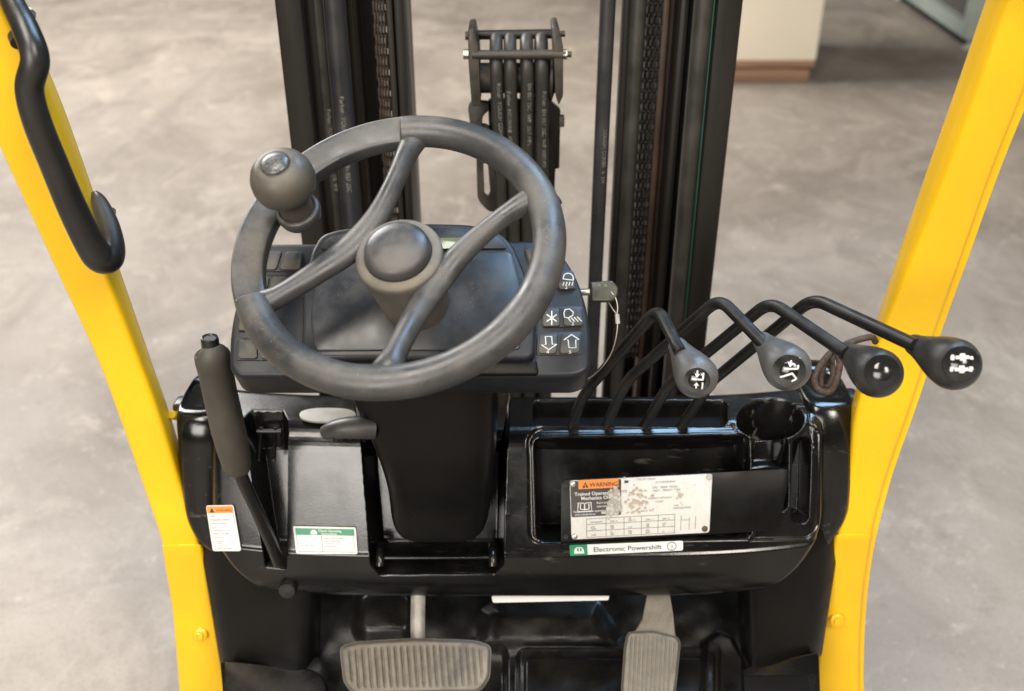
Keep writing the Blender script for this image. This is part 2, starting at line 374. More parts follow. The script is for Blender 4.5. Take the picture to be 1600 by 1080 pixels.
# ---- overhead guard legs
def leg(rows, side):
    """rows: (y, outer px, ridge px, inner px, depth)"""
    rows = [np.array(r, float) for r in rows]; rows = catmull(rows, 5); P = [[], [], [], []]
    for y, o, e1, e2, d in rows:
        p0, p1 = D(o, y, d), D(e1, y, d)
        p2 = D(e2, y, d+.055); p3 = p0+(p2-p1)
        c = (p0+p1)/2
        for q, p in zip(P, (p0, p1, p2, p3)): q.append(p)
    g = MB(); n = len(rows); V = []; F = []
    for i in range(n): V += [P[k][i] for k in range(4)]
    for i in range(n-1):
        for k in range(4):
            l = (k+1) % 4; F.append((i*4+k, i*4+l, i*4+4+l, i*4+4+k))
    F += [(3, 2, 1, 0), tuple((n-1)*4+k for k in range(4))]
    g.add(V, F); return g, P
LR = [(-160, -200, -75, -45, .85), (0, -110, 0, 30, .95), (140, -44, 62, 92, 1.02), (260, 10, 106, 136, 1.09), (420, 84, 164, 190, 1.19), (560, 149, 217, 238, 1.28), (660, 187, 253, 272, 1.34), (760, 222, 283, 300, 1.40), (850, 252, 311, 322, 1.45), (950, 269, 329, 336, 1.53), (1010, 275, 339, 344, 1.57), (1090, 282, 352, 356, 1.63), (1180, 290, 366, 368, 1.70)]
RR = [(-160, 1720, 1630, 1597, .85), (0, 1655, 1572, 1537, .95), (120, 1612, 1532, 1496, 1.01), (260, 1556, 1480, 1447, 1.09), (400, 1506, 1425, 1400, 1.18), (520, 1463, 1378, 1362, 1.26), (640, 1423, 1338, 1328, 1.33), (740, 1388, 1326, 1318, 1.39), (834, 1363, 1309, 1303, 1.44), (910, 1350, 1299, 1294, 1.50), (1000, 1343, 1285, 1280, 1.57), (1090, 1342, 1278, 1274, 1.63), (1180, 1345, 1270, 1268, 1.70)]
for rows, lab, sd in ((LR, 'left', -1), (RR, 'right', 1)):
    g, P = leg(rows, sd)
    lg = g.build('guard_leg', M['yellow'], FL, bev=.007, seg=3, bang=50)
    # thin outer flange running behind the outer edge
    if sd > 0:
        g = MB(); path = [p+np.array([.004, .016, -.004]) for p in P[0]]
        g.sweep(path, [[(-.009, -.004), (.009, -.004), (.009, .004), (-.009, .004)]]*len(path)); g.build('edge_flange', M['yellow'], lg, bev=.002, bang=50)
    # welded gusset sleeve of the lower half
    pr = catmull([np.array(r, float) for r in rows if r[0] >= 834], 4); g = MB(); V = []; F = []; n = len(pr)
    for y, o, e1, e2, d in pr:
        s_ = 1 if o < e1 else -1
        a, b = D(o-s_*1.5, y, d-.004), D(e1+s_*4, y, d-.004); q = D(e2+s_*5, y, d+.05); V += [a, b, q, a+(q-b)]
    for i in range(n-1):
        for k in range(4):
            l = (k+1) % 4; F.append((i*4+k, i*4+l, i*4+4+l, i*4+4+k))
    F += [(3, 2, 1, 0), tuple((n-1)*4+k for k in range(4))]; g.add(V, F)
    g.build('lower_sleeve', M['yellow'], lg, bev=.006, seg=3, bang=50)
    bx = (313, 991, 1.555) if sd < 0 else (1308, 969, 1.54)
    p = D(*bx)+np.array([0, 0, 0]); ax = nrm(C0-p)*np.array([0, 1, .35])
    p = D(bx[0], bx[1], bx[2]-.005)
    g = MB(); g.lathe(p, ax, [(.0115, -.004), (.0115, .0025), (.0095, .004), (.0085, .0045)], 20).lathe(p, ax, [(.0068, .0045), (.0062, .0085), (.0035, .009), (.003, .0065)], 16)
    g.build('bolt', M['yellow_bolt'], lg, smooth=35)
    # small yellow hinge tab beside the cowl end
    t = (268, 648, 1.375) if sd < 0 else (1341, 636, 1.375)
    p = D(*t); g = MB(); g.lathe(p, (0, -.6, .5), [(.006, -.02), (.006, -.002), (.005, 0), (.001, 0)], 18)
    g.build('tab', M['yellow'], lg)
# ---- grab handle on the left leg
hp = [(2, -60, .955, 15), (18, 0, .955, 16), (40, 45, .95, 18), (55, 92, .95, 19), (46, 138, .965, 19), (58, 190, .985, 19.5), (86, 260, 1.02, 19.5), (112, 322, 1.05, 20), (136, 372, 1.075, 20.5), (155, 402, 1.09, 21), (171, 404, 1.10, 19), (175, 383, 1.115, 17), (168, 350, 1.13, 15), (155, 316, 1.14, 11), (148, 302, 1.145, 5)]
q = catmull([np.array(h, float) for h in hp], 7); g = MB()
g.tube([D(a, b, c-.012) for a, b, c, r in q], [r*c/FPX*1.12 for a, b, c, r in q], 18)
gh = g.build('grab_handle', M['handle'], FL, smooth=60)
hp2 = [(30, 68, .98, 13), (22, 40, .99, 16), (8, 12, 1.0, 16), (-4, -30, 1.0, 15)]
q = catmull([np.array(h, float) for h in hp2], 5); g = MB(); g.tube([D(a, b, c) for a, b, c, r in q], [r*c/FPX for a, b, c, r in q], 14)
g.build('handle_foot', M['handle'], gh, smooth=60)
for (a, b, c) in ((179, 331, 1.15), (54, 24, .99)):
    p = D(a, b, c); g = MB(); g.lathe(p-np.array([.01, 0, 0]), (1, -.4, .2), [(.007, 0), (.007, .007), (.005, .011)], 6); g.build('bolt', M['zinc'], gh, smooth=20)

# ---- mast
def vx(px, Y): return float(onY(px, 0, Y)[0])
ZT, ZB = 2.35, .25
def vbox(name, x0, x1, Y0, Y1, m, bev=.003, parent=FL):
    g = MB(); g.box(((x0+x1)/2, (Y0+Y1)/2, (ZT+ZB)/2), abs(x1-x0), Y1-Y0, ZT-ZB); return g.build(name, m, parent, bev=bev)
def vhose(name, px, wpx, Y, m, seg=18, wob=0, ph=0):
    x = vx(px, Y); r = wpx/2/FPX*float(np.dot(onY(px, 0, Y)-C0, f_)); g = MB()
    pts = [(x+wob*math.sin(ph+z*2.1), Y+wob*.6*math.cos(ph+z*1.7), z) for z in np.linspace(ZB, ZT, 26)]
    g.tube(pts, r, seg); return g.build(name, m, FL, smooth=60), x, r
def hose_text(txt, x, Y, r, z0, size, ang, parent, m):
    """print running down a vertical hose, wrapped on its skin"""
    cu = bpy.data.curves.new('t', 'FONT'); cu.body = txt; cu.size = size; ob = bpy.data.objects.new('t', cu)
    me = bpy.data.meshes.new_from_object(ob); bpy.data.objects.remove(ob)
    for v in me.vertices:
        a = ang+v.co.y/r; s, h = math.sin(a), math.cos(a)
        v.co = (x+s*(r+.0004), Y-h*(r+.0004), z0-v.co.x)
    V = np.array([v.co[:] for v in me.vertices]); c = (V.min(0)+V.max(0))/2
    for v in me.vertices: v.co = v.co-Vector(c)
    me.name = 'printed_text'; finish(me, m, 0); place('printed_text', me, c, parent)
# left upright
vbox('mast_channel', vx(428, 1.44), vx(470, 1.44), 1.44, 1.47, M['mast'], .004)
vbox('mast_web', vx(431, 1.47), vx(446, 1.47), 1.4702, 1.62, M['mast'])
vbox('mast_rail', vx(466, 1.46), vx(486, 1.46), 1.475, 1.60, M['rail'], .006)
h, x, r = vhose('hydraulic_hose', 494, 20, 1.485, M['hose']); hose_text('Parker  TOUGH COVER  6  3/8  WP', x, 1.485, r, 1.325, .0085, .25, h, M['hoseprint'])
h, x, r = vhose('hydraulic_hose', 522, 34, 1.49, M['hose_blue']); hose_text('Parker  TOUGH COVER  EN 857 2SC', x, 1.49, r, 1.345, .0095, -.1, h, M['hoseprint'])
vbox('mast_rail', vx(543, 1.56), vx(556, 1.56), 1.53, 1.62, M['rail'], .004)
vbox('mast_rail', vx(556, 1.62), vx(586, 1.62), 1.60, 1.66, M['mast'], .003)
vbox('mast_rail', vx(601, 1.54), vx(613, 1.54), 1.54, 1.64, M['rail'], .005)
vbox('mast_channel', vx(613, 1.52), vx(628, 1.52), 1.53, 1.66, M['mast'], .005)
# right upright
h, x, r = vhose('hydraulic_hose', 950, 25, 1.47, M['hose_blue'])
hose_text('TOUGH COVER  4  1/4', x, 1.47, r, 1.30, .0085, .1, h, M['hoseprint'])
vbox('mast_channel', vx(974, 1.50), vx(990, 1.50), 1.50, 1.525, M['mast'], .005)
h, x, r = vhose('hydraulic_hose', 998, 26, 1.50, M['hose'], wob=.001)
vbox('mast_rail', vx(1008, 1.6), vx(1042, 1.6), 1.60, 1.66, M['mast'])
vbox('mast_rail', vx(1037, 1.55), vx(1048, 1.55), 1.55, 1.66, M['rust'], .004)
vbox('mast_rail', vx(1045, 1.58), vx(1070, 1.58), 1.58, 1.66, M['rust'], .003)
vbox('mast_rail', vx(1064, 1.52), vx(1079, 1.52), 1.52, 1.62, M['rail'], .006)
h, x, r = vhose('hydraulic_hose', 1102, 32, 1.47, M['hose'], wob=.002, ph=1)
g = MB(); g.tube([(x+.002*math.sin(1+z*2.1)+r*.93, 1.47-r*.35+.0012*math.cos(1+z*1.7), z) for z in np.linspace(ZB, ZT, 26)], .0011, 6); g.build('green_line', M['green'], h)
vbox('mast_web', vx(1076, 1.6), vx(1122, 1.6), 1.60, 1.66, M['mast'])
vbox('mast_channel', vx(1122, 1.45), vx(1162, 1.45), 1.45, 1.48, M['mast'], .004)
vbox('mast_web', vx(1143, 1.48), vx(1158, 1.48), 1.4802, 1.66, M['mast'])
# lift chains, link by link
def chain(px, Y, m, w):
    x = vx(px, Y); root = None; pitch = .0165; z = .86; mesh = None; k = 0
    e = empty('lift_chain', (x, Y, .8)); e.parent = FL; e.location = np.array((x, Y, .8))-WORLD[FL.name]
    while z < 1.62:
        if mesh is None:
            g = MB()
            for q in (-1, -.33, .33, 1):
                g.prism(roundpoly([(x+q*w*.45-.0012, Y-.008, z-.0115), (x+q*w*.45-.0012, Y+.008, z-.0115), (x+q*w*.45-.0012, Y+.008, z+.0115), (x+q*w*.45-.0012, Y-.008, z+.0115)], .004, 2), (.0024, 0, 0))
            g.tube([(x-w*.62, Y, z-.008), (x+w*.62, Y, z-.008)], .0036, 8)
            o = g.build('chain_link', m, e, smooth=30); mesh = o.data; base = np.array(o.location); z0 = z
        else:
            o = bpy.data.objects.new('chain_link', mesh); COL.objects.link(o); o.parent = e; o.location = base+np.array([0 if k % 2 == 0 else .0013, 0, z-z0])
        z += pitch; k += 1
chain(591, 1.575, M['chain_rust'], .016); chain(1024, 1.56, M['chain'], .024)
# crossbar low behind the cowl
g = MB(); g.box((0, 1.62, .62), .66, .05, .16); g.build('mast_crossmember', M['mast'], FL, bev=.006)

# ---- hose pulley bracket between the uprights
YB = 1.47
def Q(px, py, dy=0): return onY(px, py, YB+dy)
pb = empty('hose_pulley', tuple(Q(805, 120))); pb.parent = FL; pb.location = Q(805, 120)-WORLD[FL.name]
def rod(a, b, r, name, m, seg=14):
    g = MB(); g.tube([a, b], r, seg); return g.build(name, m, pb, smooth=50)
pxm = 1/FPX*1.42
rod(Q(736, 55, .03), Q(868, 53, .03), 7.5*pxm, 'rod', M['mast']); rod(Q(738, 86, -.025), Q(884, 85, -.025), 7.5*pxm, 'rod', M['brkt'])
rod(Q(727, 56, .03), Q(733, 56, .03), 7*pxm, 'bolt_head', M['brkt'], 6); rod(Q(724, 85, -.025), Q(732, 85, -.025), 8*pxm, 'bolt_head', M['zinc'], 6)
rod(Q(876, 53, .03), Q(883, 53, .03), 5*pxm, 'bolt_end', M['brkt'], 6); rod(Q(880, 85, -.025), Q(886, 85, -.025), 8*pxm, 'nut', M['zinc'], 6); rod(Q(886, 85, -.025), Q(893, 85, -.025), 4.5*pxm, 'bolt_end', M['brkt'], 10)
def plate(pts, th, name, m, r=4, dy=0, side=False, bev=.0015):
    g = MB()
    poly = [Q(a, b, dy) for a, b in roundpoly([np.array(p, float) for p in pts], r, 4)]
    g.prism(poly, (0, th, 0)); return g.build(name, m, pb, bev=bev)
plate([(731, 46), (741, 44), (748, 78), (751, 166), (737, 167), (732, 100)], .07, 'side_plate', M['brkt'], dy=-.03)
plate([(862, 44), (872, 42), (880, 72), (880, 150), (873, 165), (868, 150), (866, 100)], .07, 'side_plate', M['brkt'], dy=-.03)
for a, b in ((742, 771), (857, 874)):
    pa, pc = Q(a, 122, .012), Q(b, 122, .012); g = MB(); n_ = nrm(pc-pa); L_ = float(np.linalg.norm(pc-pa))
    g.lathe(pa, n_, [(.030, 0), (.034, .002), (.034, .005), (.022, .009), (.022, L_)], 32); g.build('pulley_wheel', M['brkt'], pb, smooth=30)
g = MB(); g.tube([Q(770, 122, .012), Q(860, 122, .012)], .022, 20); g.build('pulley_core', M['well'], pb)
plate([(731, 168), (738, 158), (763, 160), (765, 172), (754, 182), (751, 246), (737, 247), (735, 200)], .012, 'bracket', M['brkt'], dy=.015)
plate([(762, 156), (858, 156), (876, 172), (874, 264), (868, 264), (866, 310), (856, 1000), (800, 1000), (792, 330), (770, 300), (764, 200)], .01, 'back_plate', M['mast'], dy=.05)
plate([(874, 183), (882, 183), (882, 199), (874, 199)], .014, 'bracket_lug', M['brkt'], r=1)
# slotted guide strap
o_ = roundpoly([np.array(p, float) for p in [(743, 195), (764, 195), (786, 330), (764, 332), (746, 312)]], 9, 5)
i_ = roundpoly([np.array(p, float) for p in [(755, 255), (762, 255), (766, 300), (763, 308), (757, 305)]], 3, 5)
g = MB(); n = len(o_); V = [Q(a, b, .022) for a, b in o_]+[Q(a, b, .022) for a, b in i_]; off = np.array([0, .009, 0])
V2 = [v+off for v in V]; F = []
for k in range(n):
    l = (k+1) % n; F += [(k, l, n+l, n+k), (2*n+k, 3*n+k, 3*n+l, 2*n+l), (k, 2*n+k, 2*n+l, l), (n+k, n+l, 3*n+l, 3*n+k)]
g.add(V+V2, F); g.build('slotted_strap', M['brkt'], pb, smooth=30)
txts = ['Parker  TOUGH COVER  EN 857', 'Parker  NO-SKIVE  451TC-6', 'EN 857 2SC  WP  20.7 MPa', 'Parker  EN 857 2SC  WP 3000 PSI']
for k, (a, b, w) in enumerate(((775, 783, 21), (797, 803, 20.5), (823, 824, 21), (846, 847, 21.5))):
    t = [Q(b+6, 1000, .02), Q(b+4, 700, .01), Q(b+3, 470, .0), Q(b+1, 380, 0), Q(b, 300, -.002), Q(lerp(a, b, .5), 200, -.008), Q(a+1, 130, -.016), Q(a, 95, -.014)]
    top = Q(a, 72, 0); t += [top+np.array([0, .008, 0]), top+np.array([0, .03, .004]), top+np.array([0, .055, -.015]), top+np.array([0, .062, -.07]), top+np.array([0, .06, -.22])]
    r = w/2*pxm; g = MB(); g.tube(catmull(t, 6), r, 16); ho = g.build('hydraulic_hose', M['hose'], FL, smooth=60)
    p = Q(lerp(a, b, .45), 205, -.008); L0 = Q(a, 110, -.016); L1 = Q(b, 330, 0)
    cu = bpy.data.curves.new('t', 'FONT'); cu.body = txts[k]; cu.size = .0085; ob = bpy.data.objects.new('t', cu); me = bpy.data.meshes.new_from_object(ob); bpy.data.objects.remove(ob)
    V = []
    path = [np.array(x) for x in catmull(t[:8], 20)][::-1]; sl = np.r_[0, np.cumsum([np.linalg.norm(path[i+1]-path[i]) for i in range(len(path)-1)])]; PA = np.array(path)
    for v in me.vertices:
        s_ = v.co.x+.03+.012*(k % 2); c = np.array([np.interp(s_, sl, PA[:, i]) for i in range(3)]); an = .35*(-1 if k == 1 else 1)+v.co.y/r-.3
        V.append(c+np.array([math.sin(an), -math.cos(an), 0])*(r+.0005))
    V = np.array(V); c = (V.min(0)+V.max(0))/2
    for v, w_ in zip(me.vertices, V): v.co = w_-c
    finish(me, M['hoseprint'], 0); place('printed_text', me, c, ho)

# ---- cowl (dash moulding)
XW = .432
prof = fillet([(1.235, .88), (1.19, 1.0), (1.103, .995), (1.034, .845), (1.0305, .842), (1.024, .80), (1.034, .762), (1.09, .742)], [0, .012, .028, .004, .004, .04, .03, 0], 8)
def xl(v): return -.418+.085*sst(.66, 1.0, v)**1.3*1.0+0*v
def xr(v): return .434-.085*sst(.64, 1.0, v)**1.3
def curve(X): return .034*(np.abs(X)/.45)**4
def cfeat(px, py, X, v):
    d = np.zeros_like(px)
    # right: shallow surround, deep pocket, lever well, cup holder and pen slot
    d += dip(rr(px, py, 824, 664, 1281, 846, 26, 0, -.018), .004, 3)
    pk = rr(px, py, 838, 683, 1172, 842, 10, .03, -.018)
    d = np.maximum(d, dip(pk, .075, 2.5))
    cup = (np.hypot((px-1204)/50, (py-655)/31)-1)*34
    dz = np.maximum(dip(cup, .07, 2.5), dip(rr(px, py, 834, 627, 1136, 663, 9), .029, 2.2))
    d = np.maximum(d, dip(rr(px, py, 1178, 684, 1232, 800, 12), .026+.018*sst(736, 728, py-.004*(px-1205)**2), 3))
    d = np.maximum(d, dip(rr(px, py, 1240, 684, 1266, 818, 11, -.03), .05, 3))
    # raised lips (negative = outwards)
    def lip(sd, h, w): return -h*np.exp(-(sd/w)**2)
    d += np.where(d < .02, lip(np.abs(rr(px, py, 836, 681, 1174, 844, 12, .03, -.018))-2, .0016, 3), 0)
    d += np.where(d < .02, lip(cup-4, .0014, 3), 0)
    # column seat with its tray lip
    cs = psd(px, py, [(560, 600), (790, 600), (782, 880), (770, 892), (596, 894), (584, 880)])
    d = np.maximum(d, dip(cs, .065, 8)); d += lip(cs-5, .003, 3.5)*(py > 780)
    # handbrake slot
    hs = psd(px, py, [(384, 655), (396, 644), (440, 645), (447, 660), (446, 800), (444, 886), (418, 884), (404, 800)])
    d = np.maximum(d, dip(hs, .06, 5)); d += lip(hs-6, .0035, 4)
    # left cushions either side of it
    b1 = rr(px, py, 454, 674, 570, 866, 18); d -= dip(b1, .013, 11)
    b2 = psd(px, py, [(322, 672), (384, 680), (400, 868), (335, 858)]); d -= dip(b2, .007, 8)
    # hollow for the tilt lever and the side mouldings next to the column
    d -= dip(rr(px, py, 786, 700, 822, 860, 14), .005, 8)
    # small seam lines
    d += .0012*np.exp(-((px-(1262+.16*(py-640)))/1.6)**2)*(v < .62)*(py < 700)
    # cable bush cut-out under the left corner
    d = np.maximum(d, dip(rr(px, py, 398, 926, 486, 950, 10), .02, 3))
    return d, dz
def roll(pts, u, vn):
    w = XR_ = pts[:, -1, 0]-pts[:, 0, 0]; x = u[None, :]*w[:, None]
    e = np.minimum(x, w[:, None]-x); rad = .022
    back = np.where(e < rad, rad-np.sqrt(np.maximum(rad**2-(rad-e)**2, 0)), 0)
    pts[..., 1] += back*1.6*(vn[:, None] > .0); pts[..., 2] -= back*.35*sst(.5, .0, vn)[:, None]
    return pts
cowl, CP = heightfield('cowl', prof, 1000, 470, xl, xr, cfeat, M['gloss'], FL, curve, roll)
tag(cowl, 'glossy black moulded cowl with pocket and cup holder')
# plane of the sloping face, for what is fixed on it
def face(px, py, lift=0):
    n = nrm((0, -.908, .418)); p0 = np.array([0, 1.103, .995]); x = onP(px, py, p0, n)
    for _ in range(4): x = onP(px, py, p0+np.array([0, float(curve(np.array(x[0]))), 0])+n*lift, n)
    return x
# end blocks of the cowl
def endblock(cols, name, dback):
    g = MB(); secs = []
    for y, a, b, d in cols: secs.append((D(a, y, d), D(b, y, d), d))
    V = []; F = []; m = 16
    for p, q, d in secs:
        c = (p+q)/2; w = abs(q[0]-p[0])/2
        for k in range(m):
            t = 2*math.pi*k/m; ct, st = math.cos(t), math.sin(t)
            sx = math.copysign(abs(ct)**.5, ct); sy = math.copysign(abs(st)**.5, st)
            V.append(c+np.array([w*sx, dback*(1+sy)-.0, 0]))
    n = len(secs)
    for i in range(n-1):
        for k in range(m):
            l = (k+1) % m; F.append((i*m+k, i*m+l, (i+1)*m+l, (i+1)*m+k))
    F += [tuple(range(m-1, -1, -1)), tuple((n-1)*m+k for k in range(m))]; g.add(V, F)
    return g.build(name, M['gloss'], FL, smooth=50)
def eb(rows): return [tuple(x) for x in catmull([np.array(r, float) for r in rows], 6)]
endblock(eb([(632, 288, 335, 1.40), (642, 274, 345, 1.375), (662, 268, 350, 1.365), (700, 270, 350, 1.37), (770, 276, 350, 1.40), (815, 284, 350, 1.42), (848, 302, 352, 1.435), (862, 322, 352, 1.445)]), 'cowl_end', .05)
endblock(eb([(618, 1272, 1322, 1.40), (628, 1264, 1335, 1.375), (650, 1262, 1341, 1.365), (700, 1262, 1340, 1.37), (780, 1262, 1336, 1.40), (815, 1262, 1330, 1.42), (842, 1262, 1312, 1.435), (858, 1262, 1298, 1.445)]), 'cowl_end', .05)
for a, b in ((291, 634), (1322, 622)):
    p = D(a, b, 1.42); g = MB(); g.box(p, .032, .03, .02); g.build('rubber_stop', M['handle'], FL, bev=.006, seg=3)
g = MB(); XA, XB = float(onZ(831, 645, .972)[0]), float(onZ(1139, 645, .972)[0])
g.prism(roundpoly([np.array(p) for p in [(XA, 1.142, .9735), (XB, 1.142, .9735), (XB, 1.199, .9735), (XA, 1.199, .9735)]], .01, 3), (0, 0, -.003)); g.build('well_shade_sheet', M['ledge_pad'], FL)  # matte black sheet added over the lever well floor to stand in for shade
# ---- steering column cover
rows = [(575, 512, 792, 1.17), (606, 522, 786, 1.19), (640, 536, 781, 1.205), (680, 557, 779, 1.222), (720, 575, 777, 1.24), (760, 590, 774, 1.262), (796, 600, 770, 1.285), (826, 604, 767, 1.30), (842, 607, 764, 1.308), (847, 612, 759, 1.312)]
g = MB(); V = []; F = []; m = 40; rs = catmull([np.array(r, float) for r in rows], 6)
for y, a, b, d in rs:
    p, q = D(a, y, d), D(b, y, d); c = (p+q)/2; w = (q[0]-p[0])/2; dp = .085
    for k in range(m):
        t = 2*math.pi*k/m; ct, st = math.cos(t), math.sin(t)
        V.append(c+np.array([w*math.copysign(abs(ct)**.38, ct), dp*(1+math.copysign(abs(st)**.5, st)), .03*(1+math.copysign(abs(st)**.5, st))]))
n = len(rs)
for i in range(n-1):
    for k in range(m):
        l = (k+1) % m; F.append((i*m+k, i*m+l, (i+1)*m+l, (i+1)*m+k))
F += [tuple(range(m-1, -1, -1)), tuple((n-1)*m+k for k in range(m))]
g.add(V, F); col = g.build('steering_column', M['satin'], FL, smooth=60)
# tray bar under the column
g = MB(); a, b = face(598, 872, -.012), face(766, 871, -.012); g.tube([a, b], .0026, 10); g.build('tray_bar', M['gloss'], FL)
for q in (594, 770):
    g = MB(); p = face(q, 874, -.010); g.tube(catmull([face(q, 852, -.03), face(q, 862, -.016), face(q, 874, -.008), face(q, 884, -.006)], 4), .006, 12); g.build('tray_peg', M['gloss'], FL)
# tilt lever
g = MB(); t = [np.array(x, float) for x in [(506, 676, 1.235, 10), (520, 672, 1.23, 14.5), (540, 669, 1.225, 17), (562, 668, 1.225, 18), (585, 668, 1.23, 18)]]
q = catmull(t, 5); g.tube([D(a, b, c) for a, b, c, r in q], [r*c/FPX*1.05 for a, b, c, r in q], 16, rb=.95)
tl = g.build('tilt_lever', M['cap'], FL, smooth=60)
for k in range(4):
    g = MB(); p = D(521+k*13, 683-k*.6, 1.222); g.box(p, .0012, .004, .010); g.build('grip_notch', M['well'], tl)
# oval plate on the cowl top
def topz(px, py, lift=0): return onZ(px, py, 1.0005+lift)
g = MB(); poly = []
for k in range(40):
    t = 2*math.pi*k/40; poly.append((512+44*math.copysign(abs(math.cos(t))**.8, math.cos(t)), 648+11*math.copysign(abs(math.sin(t))**.8, math.sin(t))))
g.prism([topz(a, b, .004) for a, b in poly], (0, 0, -.003)); g.build('oval_plate', M['silver_label'], FL, bev=.0006)

# ---- instrument panel
pn = nrm((0, -math.cos(R(55)), math.sin(R(55)))); pp = np.array([-.104, .972, 1.255])
def pan(px, py, lift=0): return onP(px, py, pp+pn*lift, pn)
def panprism(pts, r, th, name, m, lift, parent, bev=.002, seg=2, n=5):
    g = MB(); g.prism([pan(a, b, lift) for a, b in roundpoly([np.array(p, float) for p in pts], r, n)], -pn*th); return g.build(name, m, parent, bev=bev, seg=seg)
base = [(396, 380), (492, 379), (760, 376), (836, 374), (872, 386), (902, 432), (918, 482), (924, 530), (922, 578), (900, 588), (840, 588), (480, 588), (372, 588), (358, 576), (358, 530), (364, 490)]
ip = panprism(base, [8, 1, 1, 10, 20, 20, 20, 20, 14, 10, 10, 10, 14, 14, 20, 20], .05, 'instrument_panel', M['panel'], 0, FL, .006, 3)
tag(ip, 'slate black instrument panel with icon buttons')
panprism([(386, 430), (880, 430), (905, 570), (880, 583), (600, 583), (390, 583), (366, 560)], 14, .05, 'panel_skirt', M['satin'], -.034, ip, .008, 3)
# hood
panprism([(486, 392), (500, 366), (530, 356), (640, 347), (738, 349), (783, 362), (803, 384), (822, 430), (838, 480), (836, 552), (826, 560), (480, 560), (470, 548), (474, 440)], [8, 12, 20, 60, 30, 12, 10, 30, 30, 8, 8, 8, 10, 20], .022, 'hood', M['panel'], .014, ip, .006, 3)
lens = panprism([(500, 400), (798, 392), (812, 440), (818, 490), (812, 546), (492, 548), (484, 500)], [10, 10, 20, 20, 8, 8, 20], .004, 'lens', M['lens'], .0165, ip, .002)
panprism([(500, 389), (514, 370), (560, 362), (640, 356), (735, 357), (778, 369), (792, 388)], [4, 10, 20, 40, 20, 10, 4], .003, 'hood_top', M['lens'], .016, ip, .0015)
panprism([(672, 372), (736, 371), (738, 388), (674, 389)], 2, .002, 'lcd_screen', M['lcd'], .0178, ip, .0004)
panprism([(470, 562), (838, 560), (842, 584), (474, 586)], 6, .01, 'front_lip', M['satin'], .004, ip, .003, 3)
# button wells with their keys
def well(pts, r=6): return panprism(pts, r, .003, 'button_well', M['well'], .0016, ip, .0005)
def key(pts, r=5): return panprism(pts, r, .004, 'button', M['button'], .0042, ip, .0014)
well([(414, 390), (474, 390), (470, 424), (408, 424)]); key([(416, 392), (441, 392), (431, 421), (410, 421)]); key([(447, 392), (472, 392), (468, 421), (436, 421)])
well([(406, 430), (468, 430), (464, 460), (400, 460)]); key([(409, 432), (421, 432), (416, 456), (404, 456)]); key([(426, 432), (452, 432), (440, 456), (420, 456)])
well([(372, 488), (398, 488), (396, 518), (370, 518)]); key([(375, 490), (396, 490), (394, 516), (372, 516)])
well([(369, 528), (420, 528), (420, 563), (368, 563)]); key([(373, 531), (401, 531), (402, 560), (372, 560)]); key([(406, 531), (418, 531), (418, 560), (407, 560)])
well([(818, 386), (846, 384), (852, 412), (826, 414)]); key([(820, 388), (843, 387), (849, 410), (828, 411)])
well([(866, 424), (896, 422), (902, 452), (872, 454)]); k2 = key([(868, 426), (894, 425), (899, 450), (874, 452)])
well([(846, 480), (910, 478), (913, 510), (846, 512)]); k3a = key([(848, 482), (874, 481), (875, 509), (848, 510)]); k3 = key([(880, 481), (908, 480), (911, 508), (881, 509)])
well([(840, 520), (910, 518), (908, 554), (838, 555)]); k4 = key([(843, 523), (872, 521), (869, 552), (841, 552)]); k5 = key([(878, 521), (907, 520), (905, 551), (874, 552)])
LF = .0046
def stroke(name, lines, w=.0007, m=None, parent=ip, mapf=None):
    g = MB()
    for ln, closed in lines:
        pts = [(mapf or pan)(a, b, LF) for a, b in ln]
        nn = pn if mapf is None else nrm(C0-pts[0])
        g.tube(pts, w, 5, closed, rb=.35, ups=[nn]*len(pts))
    return g.build(name, m or M['white'], parent, smooth=0)
def txt(name, s, mapf, size, m, parent, extra=None, align='LEFT', font_scale_x=1, bold=0):
    """lettering laid on a surface: mapf(x,y) -> 3D, x and y in label units"""
    cu = bpy.data.curves.new('t', 'FONT'); cu.body = s; cu.size = size; cu.align_x = align; cu.resolution_u = 3; cu.offset = bold
    ob = bpy.data.objects.new('t', cu); me = bpy.data.meshes.new_from_object(ob); bpy.data.objects.remove(ob)
    V = np.array([mapf(v.co.x*font_scale_x, v.co.y) for v in me.vertices]); c = (V.min(0)+V.max(0))/2
    for v, p in zip(me.vertices, V): v.co = p-c
    finish(me, m, 0); return place(name, me, c, parent)
def lampicon(cx, cy, sl, s=1):
    head = [(cx-9*s, cy-2*s), (cx-7*s, cy-9*s), (cx, cy-12*s), (cx+7*s, cy-8*s), (cx+9*s, cy)]
    head = [tuple(p) for p in catmull([np.array(p, float) for p in head], 4)]
    return [(head+[(cx-9*s, cy-2*s)], False)]+[([(cx-7*s+k*5*s, cy+3*s), (cx-7*s+k*5*s+sl*s, cy+9*s)], False) for k in range(4)]
stroke('lamp_icon', lampicon(888, 438, -2, .92))
tip = [([(882+x_, 493+y_) for x_, y_ in ((-1, -4), (1, -9), (8, -10), (14, -5), (13, 0), (6, 4), (0, 3), (-1, -4))], False)]+[([(888+k*4.6, 497-k*.6), (888+k*4.6+4+k*1.2, 503-k*.2)], False) for k in range(4)]
stroke('lamp_icon', tip)
stroke('star_icon', [([(862+9*math.cos(t), 497+11*math.sin(t)), (862-9*math.cos(t), 497-11*math.sin(t))], False) for t in (math.pi/2, math.pi/2+1.05, math.pi/2-1.05)])
stroke('arrow_icon', [([(852, 526), (862, 526), (863, 538), (870, 538), (857.5, 546.5), (846, 539), (853, 538)], True)])
stroke('arrow_icon', [([(893, 523), (905, 530.5), (899.5, 531), (900, 543.5), (889, 543.5), (887.5, 531), (881, 531)], True)])
